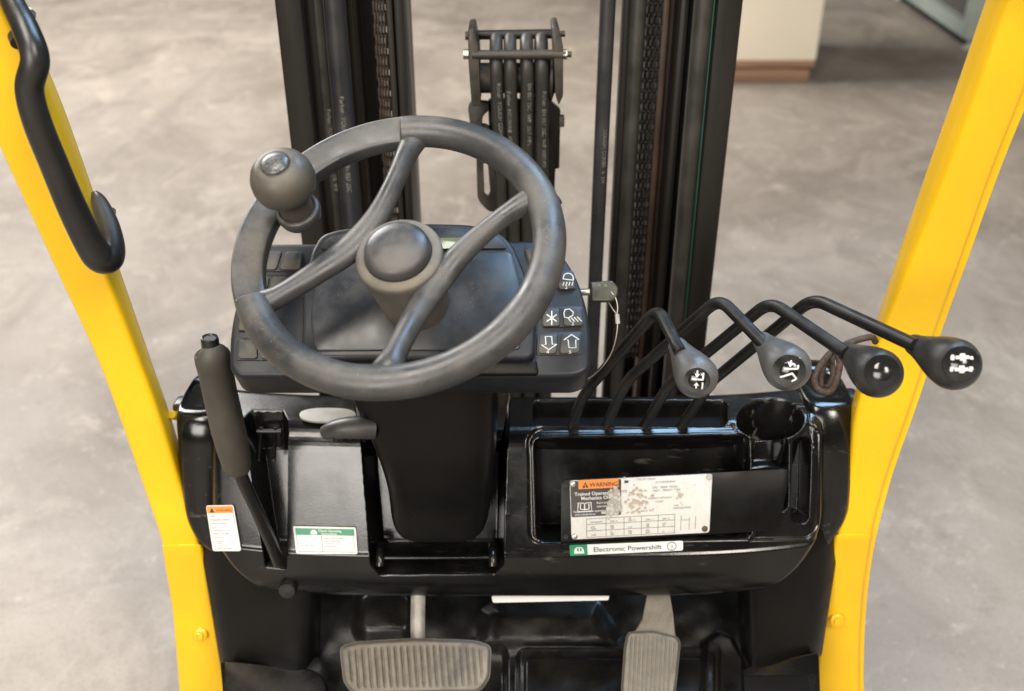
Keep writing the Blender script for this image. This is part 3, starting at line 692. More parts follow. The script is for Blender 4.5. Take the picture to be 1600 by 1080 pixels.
for s, a, b in (('2', 885, 452), ('3', 895, 509), ('4', 856, 553), ('5', 891, 553)):
    txt('printed_number', s, lambda x, y, a=a, b=b: pan(a+x-2.5, b-y*.85-.5, LF+.0002), 9, M['white'], ip)

# ---- steering wheel
el, az = R(58.76), R(-12.6)
wn = np.array([math.sin(az)*math.cos(el), -math.cos(az)*math.cos(el), math.sin(el)]); wa = nrm(np.cross((0, 0, 1.), wn)); wb = np.cross(wn, wa)
wc = np.array([-.115, .9172, 1.3455]); RW = .153
def wh(px, py, lift=0): return onP(px, py, wc+wn*lift, wn)
def ang(p): d = p-wc; return math.atan2(np.dot(d, wb), np.dot(d, wa))
a0, a1 = ang(wh(632, 200)), ang(wh(384, 478)) % (2*math.pi)
def rimsec(f):
    out = []
    for k in range(24):
        t = 2*math.pi*k/24; c, q_ = math.cos(t), math.sin(t)
        full = (.0168*c, .0168*q_)
        e = .4; bc = .0158*math.copysign(abs(c)**e, c); bs = math.copysign(abs(q_)**e, q_)
        bs = (.0075+.0035*(1 if SGN*c > 0 else -1)*abs(c)**.6)*bs if q_ > 0 else .0150*bs
        out.append((lerp(full[0], bc, f), lerp(full[1], bs, f)))
    return out
SGN = 1
def ring(t0, t1, n, f):
    P = []; Sx = []; U = []
    for i in range(n):
        t = t0+(t1-t0)*i/(n-1)
        P.append(wc+RW*(math.cos(t)*wa+math.sin(t)*wb)); Sx.append(rimsec(f(t))); U.append(wn)
    return P, Sx, U
def fband(t):
    t = (t-a0) % (2*math.pi); b = (a1-a0) % (2*math.pi)
    return float(sst(0, .022, t)*sst(b, b-.022, t)) if t < b else 0.
ts = sorted(set(list(np.linspace(0, 2*math.pi, 240, endpoint=False))+[a0 % (2*math.pi)+k*.004 for k in range(-1, 8)]+[a1 % (2*math.pi)-k*.004 for k in range(-1, 8)]))
P = [wc+RW*(math.cos(t)*wa+math.sin(t)*wb) for t in ts]; g = MB(); g.sweep(P, [rimsec(fband(t)) for t in ts], [wn]*len(ts), closed=True)
sw = g.build('steering_wheel', M['rubber'], FL, smooth=35, origin=wc); tag(sw, 'dusty dark grey steering wheel with spinner knob')
sw.data.materials.append(M['rubber_worn'])
for k, po in enumerate(sw.data.polygons):
    c_ = np.array(po.center); po.material_index = 0
def spoke(pxs):
    q = catmull([np.array(p, float) for p in pxs], 8); g = MB(); n = len(q)
    secs = []
    for i, (a, b, l, w, h) in enumerate(q): secs.append([(w*math.cos(2*math.pi*k/18), h*math.sin(2*math.pi*k/18)) for k in range(18)])
    g.sweep([wh(a, b, l) for a, b, l, w, h in q], secs, [wn]*n); g.build('spoke', M['rubber'], sw, smooth=60)
spoke([(662, 192, -.005, .022, .007), (652, 210, -.003, .0175, .0105), (637, 238, -.003, .0125, .0112), (615, 288, -.005, .0108, .0105), (587, 342, -.010, .013, .011), (548, 388, -.013, .0155, .0115), (492, 428, -.010, .013, .0105), (438, 462, -.006, .0115, .0110), (404, 476, -.004, .0165, .0105), (388, 482, -.006, .021, .007)])
spoke([(858, 299, -.005, .021, .007), (840, 308, -.002, .0165, .0115), (812, 322, -.001, .0118, .011), (770, 352, -.005, .0105, .0105), (722, 395, -.011, .0125, .011), (680, 445, -.016, .0145, .011), (648, 495, -.013, .0125, .0105), (620, 548, -.005, .0115, .0110), (607, 576, -.002, .0165, .0115), (600, 598, -.005, .022, .007)])
hb = wh(622, 396, 0)-wn*.006
g = MB(); g.lathe(hb, wn, [(.033, -.105), (.0345, -.10), (.0375, -.06), (.0405, -.035), (.0432, -.012), (.0445, -.002), (.0445, .002), (.043, .0045), (.039, .006), (.030, .006)], 56)
g.build('hub', M['hub'], sw, smooth=60)
g = MB(); g.lathe(hb, wn, [(.0335, .004), (.0338, .009), (.0330, .0135), (.031, .017), (.0265, .0195), (.018, .0212), (.008, .0218), (.0, .022)], 56); g.build('hub_cap', M['cap'], sw, smooth=60)
g = MB(); g.tube([hb+wn*.0055+.0342*(math.cos(t)*wa+math.sin(t)*wb) for t in np.linspace(0, 2*math.pi, 56, endpoint=False)], .0009, 6, True); g.build('cap_seam', M['well'], sw)
# spinner
sb = wh(466, 330, 0)
g = MB(); g.lathe(sb, wn, [(.018, -.012), (.0215, -.010), (.0235, -.002), (.0235, .003), (.022, .0052), (.0190, .0055), (.0185, .003), (.0, .003)], 36)
d_ = nrm(wc+RW*nrm(sb-wc)-sb)
g.box(sb+d_*.018-wn*.004, .03, .026, .012, np.array([d_, np.cross(wn, d_), wn])); g.build('spinner_mount', M['rubber'], sw, smooth=45, bev=.0015)
g = MB(); g.lathe(sb, wn, [(.0172, .003), (.0175, .012), (.0172, .020), (.0180, .026), (.0215, .031), (.0275, .0355), (.0310, .041), (.0325, .049), (.0318, .058), (.0285, .066), (.0225, .0725), (.0160, .0755), (.0150, .075), (.0, .075)], 48)
g.build('spinner_knob', M['knob'], sw, smooth=60)
g = MB(); g.lathe(sb, wn, [(.0146, .0745), (.0146, .0762), (.0125, .0784), (.007, .0798), (.0, .0802)], 36); g.build('spinner_disc', M['silver'], sw, smooth=60)

# ---- hand brake
b0, b1, b2, b3 = D(436, 880, 1.345), D(404, 800, 1.285), D(372, 735, 1.235), D(332, 556, 1.13)
g = MB(); pts = fillet([b0, D(424, 848, 1.315), b2, b3], .03, 6); g.tube(pts, .0085, 14); hbk = g.build('hand_brake', M['rod'], FL, smooth=50); tag(hbk, 'long hand brake lever with ribbed olive black grip')
rs = [(372, 734, 1.233, 17), (371, 729, 1.23, 21.5), (364, 700, 1.214, 25.5), (353, 655, 1.19, 27), (343, 610, 1.162, 27), (337, 580, 1.145, 27.5), (333, 562, 1.135, 28.5), (331, 552, 1.13, 27), (330, 549, 1.13, 20)]
g = MB(); q = catmull([np.array(x, float) for x in rs], 5); g.tube([D(a, b, c) for a, b, c, r in q], [r*c/FPX*.98 for a, b, c, r in q], 28); g.build('grip', M['grip'], hbk, smooth=60)
p0, p1 = D(331, 556, 1.13), D(328, 533, 1.12); ax = nrm(p1-p0); L_ = float(np.linalg.norm(p1-p0))
g = MB(); g.lathe(p0, ax, [(.0100, 0), (.0100, L_*1.1), (.0092, L_*1.25), (.008, L_*1.28), (.0065, L_*1.2), (0, L_*1.2)], 24); g.build('release_button', M['rod'], hbk, smooth=35)
for k in range(2):       # pivot brackets inside the slot
    g = MB(); a, b = face(408+k*22, 668, -.03), face(404+k*24, 720, -.035); g.tube([a, b], .0028, 8); g.build('brake_bracket', M['gloss'], hbk)
g = MB(); g.tube([face(402, 674, -.03), face(440, 674, -.03)], .0035, 10); g.build('brake_pin', M['rod'], hbk)

# ---- four hydraulic levers
LV = [
 ([(890, 672, 1.36), (910, 622, 1.31), (922, 604, 1.295), (1028, 482, 1.16), (1064, 552, 1.08)], (1058, 540), (1088, 588), 1.075, 34, 11, 'ball', 'grey pear knob of the lever nearest the steering wheel'),
 ([(945, 672, 1.36), (970, 615, 1.31), (985, 590, 1.29), (1124, 466, 1.14), (1198, 542, 1.06)], (1190, 532), (1230, 574), 1.04, 37, 11.5, 'ball', 'grey pear knob with tilt symbol'),
 ([(1003, 672, 1.36), (1035, 618, 1.31), (1052, 594, 1.29), (1203, 471, 1.13), (1322, 552, 1.03)], (1322, 549), (1371, 583), .995, 39, 12, 'ball_dark', 'black pear knob with blank badge'),
 ([(1060, 672, 1.36), (1095, 622, 1.31), (1112, 596, 1.29), (1270, 466, 1.11), (1430, 540, .98)], (1428, 538), (1490, 569), .945, 41, 12.5, 'ball_dark', 'dark pear knob with two row shift symbol'),
]
for k, (path, n0, n1, dk, rk, wpx, mk, lab) in enumerate(LV):
    P = [D(*p) for p in path]; g = MB(); pts = fillet(P, [0, .02, .02, .022, 0], 8); dense = []
    for i in range(len(pts)-1):
        for t in (0, .5): dense.append(lerp(pts[i], pts[i+1], t))
    dense.append(pts[-1]); g.tube(dense, .0072, 16); lv = g.build('hydraulic_lever', M['rod'], FL, smooth=60)
    pn0, pn1 = D(n0[0], n0[1], path[-1][2]+.02), D(n1[0], n1[1], dk); ax = nrm(pn1-pn0); L_ = float(np.linalg.norm(pn1-pn0)); rb = rk*dk/FPX
    neck = .0105; pr = [(neck*.86, -.004), (neck, 0)]
    for i in range(1, 9):
        t = i/9; pr.append((lerp(neck, rb*.985, sst(0, 1, t)*.55+t*.45), L_*.93*t))
    for i in range(0, 11):
        t = i/10*math.pi/2; pr.append((rb*math.cos(t), L_+rb*math.sin(t)))
    g = MB(); g.lathe(pn0, ax, pr, 40); kn = g.build('knob', M[mk], lv, smooth=70); tag(kn, lab)
    # badge: domed disc on the part of the ball that faces the operator
    tc_ = [(1089, 595), (1233, 580), (1379, 581), (1503, 569)][k]; cpt = pn1; rrr = ray(*tc_); rrr = rrr/np.linalg.norm(rrr); oc = C0-cpt; bq = np.dot(oc, rrr); tt = -bq-math.sqrt(max(bq*bq-np.dot(oc, oc)+rb*rb, 0)); hit = C0+rrr*tt; bn = nrm(hit-cpt)
    br = [.0135, .0165, .0165, .0165][k]; dome = [(br*1.02, -.001)]
    for i in range(7):
        q = br*(1-i/6); dome.append((q, math.sqrt(rb*rb-q*q)-rb+.0009))
    g = MB(); g.lathe(hit, bn, dome, 32); g.build('badge', M['badge'], lv, smooth=60)
    bxv = nrm(np.cross((0, 0, 1.), bn)); byv = np.cross(bn, bxv)
    def bm_(x, y, l=0, hit=hit, bn=bn, bxv=bxv, byv=byv, rb=rb, br=br):
        q = np.array([x, y])*br; d2 = min(q@q, rb*rb*.9); return hit+bxv*q[0]+byv*q[1]+bn*(math.sqrt(rb*rb-d2)-rb+.0014)
    def icon(lines, w, name='symbol'):
        g = MB()
        for ln, cl in lines:
            ln = [tuple(lerp(np.array(ln[i]), np.array(ln[i+1]), t/6)) for i in range(len(ln)-1) for t in range(6)]+[ln[-1]]; n = len(ln); pts = [bm_(*p) for p in ln]; g.tube(pts, w, 6, cl, rb=.3, ups=[bn]*n)
        g.build(name, M['white'], lv, smooth=0)
    def tri(pts):
        g = MB(); g.poly([bm_(*p)+bn*.0002 for p in pts]); g.build('arrow_head', M['white'], lv, smooth=0)
    if k == 0:
        icon([([(-.4, .12), (.45, .12), (.45, .85)], False), ([(-.02, .85), (-.02, .5)], False), ([(-.4, -.82), (.45, -.82), (.45, -.1)], False), ([(-.02, -.62), (-.02, -.3)], False)], .0009)
        tri([(-.22, .55), (.18, .55), (-.02, .26)]); tri([(-.22, -.38), (.18, -.38), (-.02, -.1)])
    if k == 1:
        icon([([(-.3, .12), (.5, .2), (.55, .85)], False), ([(.08, .85), (.04, .5)], False), ([(-.6, -.5), (-.1, -.85), (.5, -.45), (.2, -.12), (-.6, -.5)], False)], .0010)
        tri([(-.18, .58), (.26, .52), (.02, .26)])
    if k == 3:
        for yy in (.32, -.36):
            icon([([(-.78, yy-.05), (-.5, yy)], False), ([(.5, yy+.12), (.8, yy+.16)], False)], .0011)
            icon([([(-.52, yy-.14), (-.5, yy+.16)], False), ([(.5, yy-.02), (.52, yy+.26)], False), ([(-.36, yy+.02), (.36, yy+.1)], False)], .0016)
            icon([([(-.14, yy+.05), (.14, yy+.08)], False)], .0034)
        g = MB(); g.lathe(bm_(.86, .62), bn, [(.0014, 0), (.0014, .0006), (0, .0008)], 10); g.build('red_dot', M['rust'], lv)

# ---- data plate and decals on the cowl
def quad(c, lift=.0, mp=face):
    """c: four pixel corners tl,tr,br,bl -> map (s,t) in 0..1 (t down) to the surface"""
    Pc = [mp(a, b, lift) for a, b in c]
    n = nrm(np.cross(Pc[1]-Pc[0], Pc[3]-Pc[0]));  n = n if np.dot(n, C0-Pc[0]) > 0 else -n
    return (lambda s, t, l=0: (1-s)*(1-t)*Pc[0]+s*(1-t)*Pc[1]+s*t*Pc[2]+(1-s)*t*Pc[3]+n*l), n
def qrect(q, n, s0, t0, s1, t1, r, asp, lift, th, name, m, parent, bev=0):
    """rounded rectangle in label space, asp = width/height"""
    P = roundpoly([np.array(p, float) for p in ((s0*asp, t0), (s1*asp, t0), (s1*asp, t1), (s0*asp, t1))], r, 4); g = MB()
    g.prism([q(a/asp, b, lift) for a, b in P], -n*th); return g.build(name, m, parent, bev=bev)
def qtxt(q, s, x, y, size, asp, m, parent, lift, align='LEFT', sx=1, bold=0, name='lettering'):
    return txt(name, s, lambda a, b: q(x+a/asp, y-b, lift), size, m, parent, None, align, sx, bold)
def qline(q, n, L_, w, m, parent, lift, name='rule'):
    g = MB()
    for ln, cl in L_: g.tube([q(a, b, lift) for a, b in ln], w, 4, cl, rb=.3, ups=[n]*len(ln))
    return g.build(name, m, parent, smooth=0)
# backing plate across the pocket
g = MB(); g.prism([face(a, b, .0025) for a, b in roundpoly([np.array(p, float) for p in [(876, 750), (1112, 739), (1233, 733), (1231, 760), (1217, 829), (1100, 836), (877, 848)]], [10, 1, 8, 1, 3, 1, 3], 4)], -nrm((0, -.908, .418))*.004)
dp = g.build('data_plate', M['satin'], FL, bev=.0012); tag(dp, 'satin black plate carrying the scuffed white capacity label')
q, n = quad([(890, 751), (1113, 740), (1108, 832), (893, 843)], .0030); asp = 2.32
qrect(q, n, 0, 0, 1, 1, .05, asp, .0012, .0012, 'capacity_label', M['label_dirty'], dp, .0003)
qrect(q, n, .004, .012, .36, .62, .03, asp, .0015, .0004, 'dark_field', M['label_dark'], dp)
qrect(q, n, .06, .0, .34, .15, .01, asp, .0019, .0004, 'orange_field', M['orange'], dp)
qtxt(q, 'WARNING', .138, .12, .1, asp, M['ink'], dp, .0023, bold=.002, sx=.95)
g = MB(); g.poly([q(*p, .0023) for p in ((.085, .13), (.108, .03), (.131, .13))]); g.build('warning_triangle', M['ink'], dp)
qtxt(q, '!', .103, .125, .08, asp, M['orange'], dp, .0025, bold=.003)
qtxt(q, 'Trained Operators', .03, .26, .082, asp, M['label'], dp, .0019, bold=.001); qtxt(q, 'Mechanics Only', .075, .335, .082, asp, M['label'], dp, .0019, bold=.001)
qtxt(q, 'Read and follow', .185, .41, .05, asp, M['label'], dp, .0019); qtxt(q, 'operating manual', .185, .47, .05, asp, M['label'], dp, .0019)
qtxt(q, 'Failure to follow operating', .02, .545, .05, asp, M['label'], dp, .0019); qtxt(q, 'and maintenance', .03, .595, .05, asp, M['label'], dp, .0019)
bk = lambda cx, cy, s: [([(cx-.05*s, cy+.1*s), (cx-.045*s, cy-.05*s), (cx-.005*s, cy-.04*s), (cx, cy-.02*s), (cx+.005*s, cy-.04*s), (cx+.045*s, cy-.05*s), (cx+.05*s, cy+.1*s)], True), ([(cx, cy-.02*s), (cx, cy+.07*s)], False), ([(cx-.03*s, cy-.03*s), (cx-.03*s, cy+.06*s), (cx, cy+.07*s), (cx+.03*s, cy+.06*s), (cx+.03*s, cy-.03*s)], False)]
qline(q, n, bk(.1, .43, 1), .0007, M['label'], dp, .0020, 'manual_icon')
# scraped patch, with its own ragged outline
rnd = random.Random(3)
def blob(cx, cy, rx, ry, nm, m, k=60, j=.14, lift=.0026):
    ph = [rnd.random()*6.28 for _ in range(5)]; am = [.35, .3, .2, .1, .06]; fr = [2, 3, 5, 9, 17]; P = []
    for i in range(k):
        t = 2*math.pi*i/k; w = 1-j*.5+j*sum(a_*math.sin(f*t+p) for a_, f, p in zip(am, fr, ph))*1.3-j*.3*rnd.random(); w = max(w, .2)
        P.append(q(cx+rx*math.cos(t)*w, cy+ry*math.sin(t)*w, lift))
    g = MB(); c_ = q(cx, cy, lift); g.add(P+[c_], [(i, (i+1) % k, k) for i in range(k)]); g.build(nm, m, dp, smooth=0)
for k in range(46):      # the scraped streak through the heading
    cx, cy = rnd.gauss(.305, .028), rnd.uniform(.22, .62); wd_, ht_ = rnd.uniform(.006, .02), rnd.uniform(.03, .11); n_ = 9; fl = []
    for i in range(n_):
        t = 2*math.pi*i/n_; w = rnd.uniform(.55, 1.25); fl.append(q(cx+wd_*w*math.cos(t), cy+ht_*w*math.sin(t), .0024+.00001*k))
    g = MB(); g.poly(fl); g.build('scraped_patch', M['scuff' if k % 3 else 'silver_label'], dp, smooth=0)
for k in range(90):      # peeled flakes of the print
    if k < 60: cx, cy, sz = rnd.gauss(.45, .055), rnd.gauss(.36, .13), rnd.uniform(.004, .02)
    elif k < 75: cx, cy, sz = rnd.gauss(.775, .015), rnd.gauss(.34, .03), rnd.uniform(.004, .013)
    else: cx, cy, sz = rnd.uniform(.4, .95), rnd.uniform(.08, .6), rnd.uniform(.002, .007)
    n_ = rnd.randint(5, 8); t0 = rnd.random()*6; fl = []
    for i in range(n_):
        t = t0+2*math.pi*i/n_; w = sz*rnd.uniform(.5, 1.3); fl.append(q(cx+w*math.cos(t), cy+w*1.9*math.sin(t), .0021+.000008*k))
    g = MB(); g.poly(fl); g.build('peeled_flake', M['flake'], dp, smooth=0)
g = MB(); g.poly([q(*p, .0019) for p in ((.382, .04), (.41, .04), (.41, .085), (.382, .085))]); g.build('printed_block', M['ink'], dp)
for (s, x, y, z) in (('TYPE OF TRUCK', .46, .05, .045), ('ATTACHMENT', .60, .115, .05), ('LPG   REAR TREAD', .58, .20, .05), ('MAST   FRONT TYRE', .58, .255, .05), ('WEIGHT WITHOUT', .55, .38, .045), ('LOAD', .60, .44, .05), ('BACK TILT', .50, .585, .045), ('TYPE', .73, .52, .04), ('DESIGNATION', .73, .565, .045)):
    qtxt(q, s, x, y, z, asp, M['ink_grey'], dp, .0019)
rows_ = [.64, .72, .78, .85, .91, .98]; cols_ = [.11, .25, .38, .505, .625, .745]
qline(q, n, [([(.11, t), (.745, t-.005)], False) for t in (.66, .755, .865, .975)]+[([(c_, .66), (c_, .975)], False) for c_ in cols_], .00035, M['ink_grey'], dp, .0017)
for i, c_ in enumerate(cols_[:-1]):
    for j, t in enumerate((.735, .815, .85, .92, .955)):
        if rnd.random() < .85: qtxt(q, rnd.choice(['2100', '4650', '500', '24', '610', '189', '34', '2050']) if j else ['MAXIMUM', 'DIM. A', 'DIM. B', 'DIM. C', 'DIM. D'][i], c_+.03, t, .042, asp, M['ink_grey'], dp, .0019)
qline(q, n, [([(.79, .68), (.79, .93)], False), ([(.79, .76), (.85, .76)], False), ([(.85, .72), (.85, .93)], False), ([(.895, .7), (.895, .93)], False)], .0003, M['ink_grey'], dp, .0019, 'mast_diagram')
for a, b, m_ in ((.022, .06, 'zinc'), (.975, .05, 'scuff'), (.022, .95, 'zinc'), (.965, .93, 'rust')):
    g = MB(); g.lathe(q(a, b, .0012), n, [(.0042, 0), (.0040, .0012), (.0028, .002), (0, .0021)], 14); g.build('rivet', M[m_], dp)
for (a, b) in ((883, 757), (884, 838)):
    g = MB(); g.lathe(face(a, b, .0024), n, [(.004, 0), (.0036, .0016), (.0018, .0016), (.0015, .0002)], 14); g.build('plate_screw', M['rod'], dp)
# lower strip decal
q, n = quad([(890, 852), (1067, 845), (1067, 860), (891, 868)], .0009); asp = 10.6
ps = qrect(q, n, 0, 0, 1, 1, .2, asp, .0006, .0006, 'powershift_decal', M['label'], FL); tag(ps, 'white strip decal with green book mark')
qrect(q, n, -.002, -.02, .155, 1.02, .12, asp, .0010, .0004, 'green_field', M['lgreen'], ps)
g = MB(); g.poly([q(*p, .0014) for p in ((.035, .82), (.04, .42), (.058, .22), (.105, .22), (.12, .42), (.125, .82))]); g.build('manual_icon', M['label'], ps)
for s_ in (.062, .087):
    g = MB(); g.poly([q(*p, .0017) for p in ((s_, .3), (s_+.016, .3), (s_+.016, .62), (s_, .62))]); g.build('icon_page', M['lgreen'], ps)
qtxt(q, 'Electronic Powershift', .205, .74, .66, asp, M['ink'], ps, .0012, sx=1.12, bold=.006)
qline(q, n, [([(.90+.42/asp*math.cos(t), .5+.40*math.sin(t)) for t in np.linspace(0, 2*math.pi, 24, endpoint=False)], True)], .0005, M['ink'], ps, .0012, 'circle'); qtxt(q, '1', .889, .7, .55, asp, M['ink'], ps, .0012, bold=.01)
def proud(c):
    """how far the moulding stands out of the sloping face inside a pixel quad"""
    V = CP.reshape(-1, 3); px, py = proj(V); ins = psd(px, py, c) < 2
    W_ = V[ins]; n_ = nrm((0, -.908, .418)); b_ = np.array([[0, 1.103+float(curve(np.array(w[0]))), .995] for w in W_])
    return float(((W_-b_)@n_).max())+.0008
# left decals (the cushions stand a little proud of the face)
c_ = [(322, 790), (365, 789), (377, 861), (333, 861)]; q, n = quad(c_, proud(c_)); asp = .6
wd = qrect(q, n, 0, 0, 1, 1, .05, asp, .0006, .0006, 'warning_decal', M['label'], FL); tag(wd, 'tilted white decal with an orange heading')
qrect(q, n, .02, .02, .96, .17, .01, asp, .0010, .0004, 'orange_field', M['orange'], wd); qtxt(q, 'WARNING', .34, .135, .085, asp, M['ink'], wd, .0014, sx=.85)
g = MB(); g.poly([q(*p, .0014) for p in ((.1, .155), (.2, .045), (.3, .155))]); g.build('warning_triangle', M['ink'], wd)
for k, s in enumerate(('APPLY', 'PARKING BRAKE', 'before leaving', 'seat.', 'Maintenance and', 'adjust monthly', 'required')): qtxt(q, s, .1, .26+k*.075, .058, asp, M['ink_grey'], wd, .0009)
for k, s in enumerate(('SERRER LE', 'FREIN', 'AVANT DE', 'QUITTER SIEGE')): qtxt(q, s, .2, .80+k*.05, .045, asp, M['ink_grey'], wd, .0009)
qline(q, n, [([(.06, .03), (.94, .03), (.94, .96), (.06, .96)], True)], .0003, M['ink_grey'], wd, .0009)
c_ = [(458, 822), (556, 824), (559, 866), (463, 865)]; q, n = quad(c_, proud(c_)); asp = 2.3
gd = qrect(q, n, 0, 0, 1, 1, .07, asp, .0006, .0006, 'instruction_decal', M['label'], FL); tag(gd, 'white two column decal with a green heading bar')
qrect(q, n, .03, .07, .97, .31, .01, asp, .0010, .0004, 'green_field', M['lgreen'], gd)
qtxt(q, 'Check Operating', .40, .185, .12, asp, M['label'], gd, .0014, bold=.002); qtxt(q, 'Instructions', .44, .29, .12, asp, M['label'], gd, .0014, bold=.002)
g = MB(); g.poly([q(*p, .0014) for p in ((.27, .28), (.275, .18), (.3, .12), (.35, .12), (.375, .18), (.38, .28))]); g.build('manual_icon', M['label'], gd)
qline(q, n, [([(.04, .32), (.04, .92), (.96, .92), (.96, .32)], False), ([(.44, .32), (.44, .92)], False)], .00035, M['ink_grey'], gd, .0009)
for k in range(5): qtxt(q, ['Check oil level and belts', 'before starting. Refer', 'to manual for', 'service intervals', ''][k] or ' .', .48, .44+k*.1, .07, asp, M['ink_grey'], gd, .0009)
qtxt(q, 'oil / fuel / tyres', .1, .72, .08, asp, M['ink_grey'], gd, .0009)

# ---- below the cowl: toe board, side liners, pedals
tprof = fillet([(1.30, .86), (1.20, .69), (1.06, .615), (.93, .60), (.80, .60)], .02, 5)
def tfeat(px, py, X, v):
    d = np.zeros_like(px)
    b1 = psd(px, py, [(752, 1005), (758, 958), (775, 948), (930, 948), (955, 985), (965, 1004), (1000, 1004), (1000, 1012), (722, 1012)])
    d -= dip(b1, .010, 14); d -= dip(psd(px, py, [(775, 1010), (782, 962), (925, 962), (945, 1010)]), .005, 10)
    d -= dip(rr(px, py, 810, 1018, 1120, 1140, 12), .022, 4); d -= dip(rr(px, py, 820, 1046, 1110, 1140, 10), .010, 3)
    d += dip(rr(px, py, 680, 1010, 790, 1200, 14), .02, 6)
    d -= dip(psd(px, py, [(1098, 1008), (1122, 992), (1140, 1000), (1160, 1040), (1160, 1140), (1090, 1140)]), .02, 6)
    d -= dip(rr(px, py, 560, 925, 648, 1000, 20), .02, 14)
    d += .0006*np.sin(px*.09)*np.sin(py*.13)
    return d
tb, _ = heightfield('toe_board', tprof, 480, 260, lambda v: -.39+0*v, lambda v: .39+0*v, tfeat, M['toe'], FL)
def liner(name, cols, th=.012):
    """cols: list of (x top, x bottom, y top, y bottom, depth)"""
    cs = catmull([np.array(c, float) for c in cols], 6); n = len(cs); g = MB(); V = []; F = []
    for x0, x1, yt, yb, d in cs:
        for k in range(7): V.append(D(lerp(x0, x1, k/6), lerp(yt, yb, k/6), d+k/6*.055))
    for i in range(n-1):
        for k in range(6): F.append((i*7+k, i*7+7+k, i*7+8+k, i*7+k+1))
    b = len(V); V2 = [v+np.array([0, th, -th*.3]) for v in V]; F2 = [tuple(j+b for j in reversed(f)) for f in F]
    rim = [i*7 for i in range(n)]+[(n-1)*7+k for k in range(1, 7)]+[i*7+6 for i in range(n-2, -1, -1)]+[k for k in range(5, 0, -1)]
    for i in range(len(rim)): a, c = rim[i], rim[(i+1) % len(rim)]; F2.append((a, c, c+b, a+b))
    g.add(V+V2, F+F2); return g.build(name, M['satin'], FL, smooth=50, bev=.002, bang=60)
liner('side_liner', [(308, 346, 820, 1050, 1.455), (340, 362, 830, 1048, 1.43), (420, 425, 890, 1046, 1.40), (470, 470, 900, 1050, 1.395), (492, 490, 905, 1030, 1.405), (500, 498, 910, 1028, 1.43)])
liner('side_liner', [(1316, 1284, 815, 1025, 1.455), (1290, 1268, 825, 1030, 1.43), (1222, 1220, 880, 1040, 1.41), (1180, 1180, 890, 1046, 1.405), (1164, 1164, 895, 1024, 1.415), (1156, 1156, 900, 1020, 1.44)])
def ledge(pts, name='foot_ledge', d=1.43, th=.1):
    g = MB(); n_ = nrm((0, -.35, .94)); p0 = D(pts[0][0], pts[0][1], d)
    g.prism([onP(a, b, p0, n_) for a, b in roundpoly([np.array(p, float) for p in pts], 10, 4)], -n_*th); return g.build(name, M['ledge_pad' if 'pad' in name else 'ledge'], FL, bev=.006, seg=3)
l1 = ledge([(343, 1030), (492, 1046), (508, 1062), (520, 1130), (352, 1130)], d=1.46); ledge([(368, 1066), (490, 1070), (494, 1130), (362, 1130)], 'ledge_pad', 1.45, .02)
l2 = ledge([(1168, 1040), (1280, 1016), (1284, 1130), (1138, 1130), (1142, 1060)], d=1.46); ledge([(1150, 1054), (1262, 1054), (1275, 1130), (1146, 1130)], 'ledge_pad', 1.45, .02)
# underside bush
g = MB(); p = D(448, 929, 1.365); g.lathe(p+np.array([0, .02, 0]), (0, -1, .2), [(.012, 0), (.0125, .014), (.011, .018), (0, .0195)], 24); g.build('cable_bush', M['rod'], FL)
# white strip under the cowl
g = MB(); g.prism([D(a, b, 1.40) for a, b in roundpoly([np.array(p, float) for p in [(768, 932), (952, 928), (951, 938), (770, 942)]], 3, 3)], (0, .002, 0)); g.build('white_strip', M['label'], FL)
# brake pedal
n_ = nrm((0, -.62, .78)); p0 = D(648, 1040, 1.33); mapp = lambda a, b, l=0: onP(a, b, p0+n_*l, n_)
def pad(outline, ribs, name, parent, nx, ny, poly, edge=7, dep=.004, top=.004):
    """pad with moulded grooves: rows stretched between the two sides of its outline"""
    A_ = np.array(poly); y0, y1 = A_[:, 1].min()+.05, A_[:, 1].max()-.05; X = np.zeros((ny, nx)); Yp = np.zeros((ny, nx)); uu = (1-np.cos(np.linspace(0, math.pi, nx)))/2*.15+np.linspace(0, 1, nx)*.85
    for j in range(ny):
        y = lerp(y0, y1, (1-math.cos(math.pi*j/(ny-1)))/2); xs = []
        for k in range(len(A_)):
            a, b = A_[k], A_[(k+1) % len(A_)]
            if (a[1] > y) != (b[1] > y): xs.append(a[0]+(b[0]-a[0])*(y-a[1])/(b[1]-a[1]))
        X[j] = lerp(min(xs), max(xs), uu); Yp[j] = y
    sd = psd(X, Yp, poly); h = -top*2.4*sst(-edge, 0, sd)**1.5-dep*ribs(X, Yp)*sst(-edge*1.2, -edge*2, sd); g = MB()
    V = [mapp(X[j, i], Yp[j, i], float(h[j, i])) for j in range(ny) for i in range(nx)]
    F = [(j*nx+i, j*nx+i+1, (j+1)*nx+i+1, (j+1)*nx+i) for j in range(ny-1) for i in range(nx-1)]
    g.add(V, F); return g.build(name, M['pedal'], parent, smooth=60)
bo = [tuple(p) for p in roundpoly([np.array(p, float) for p in [(530, 1010), (560, 1002), (650, 997), (740, 1000), (768, 1008), (766, 1060), (750, 1082), (552, 1086), (536, 1066)]], 10, 4)]
def br_(px, py): k = (px-548-.08*(py-1040))/10.2; return np.exp(-((k-np.round(k))/.17)**2)*((np.round(k) >= 0)&(np.round(k) <= 20))
g = MB(); g.tube(catmull([D(655, 1030, 1.35), D(653, 990, 1.37), D(653, 950, 1.38), D(654, 900, 1.40)], 5), .010, 8, rb=.5); bp = g.build('brake_pedal', M['pedal_arm'], FL, smooth=45); tag(bp, 'wide worn ribbed rubber brake pedal')
pad(None, br_, 'rubber_pad', bp, 280, 60, bo)
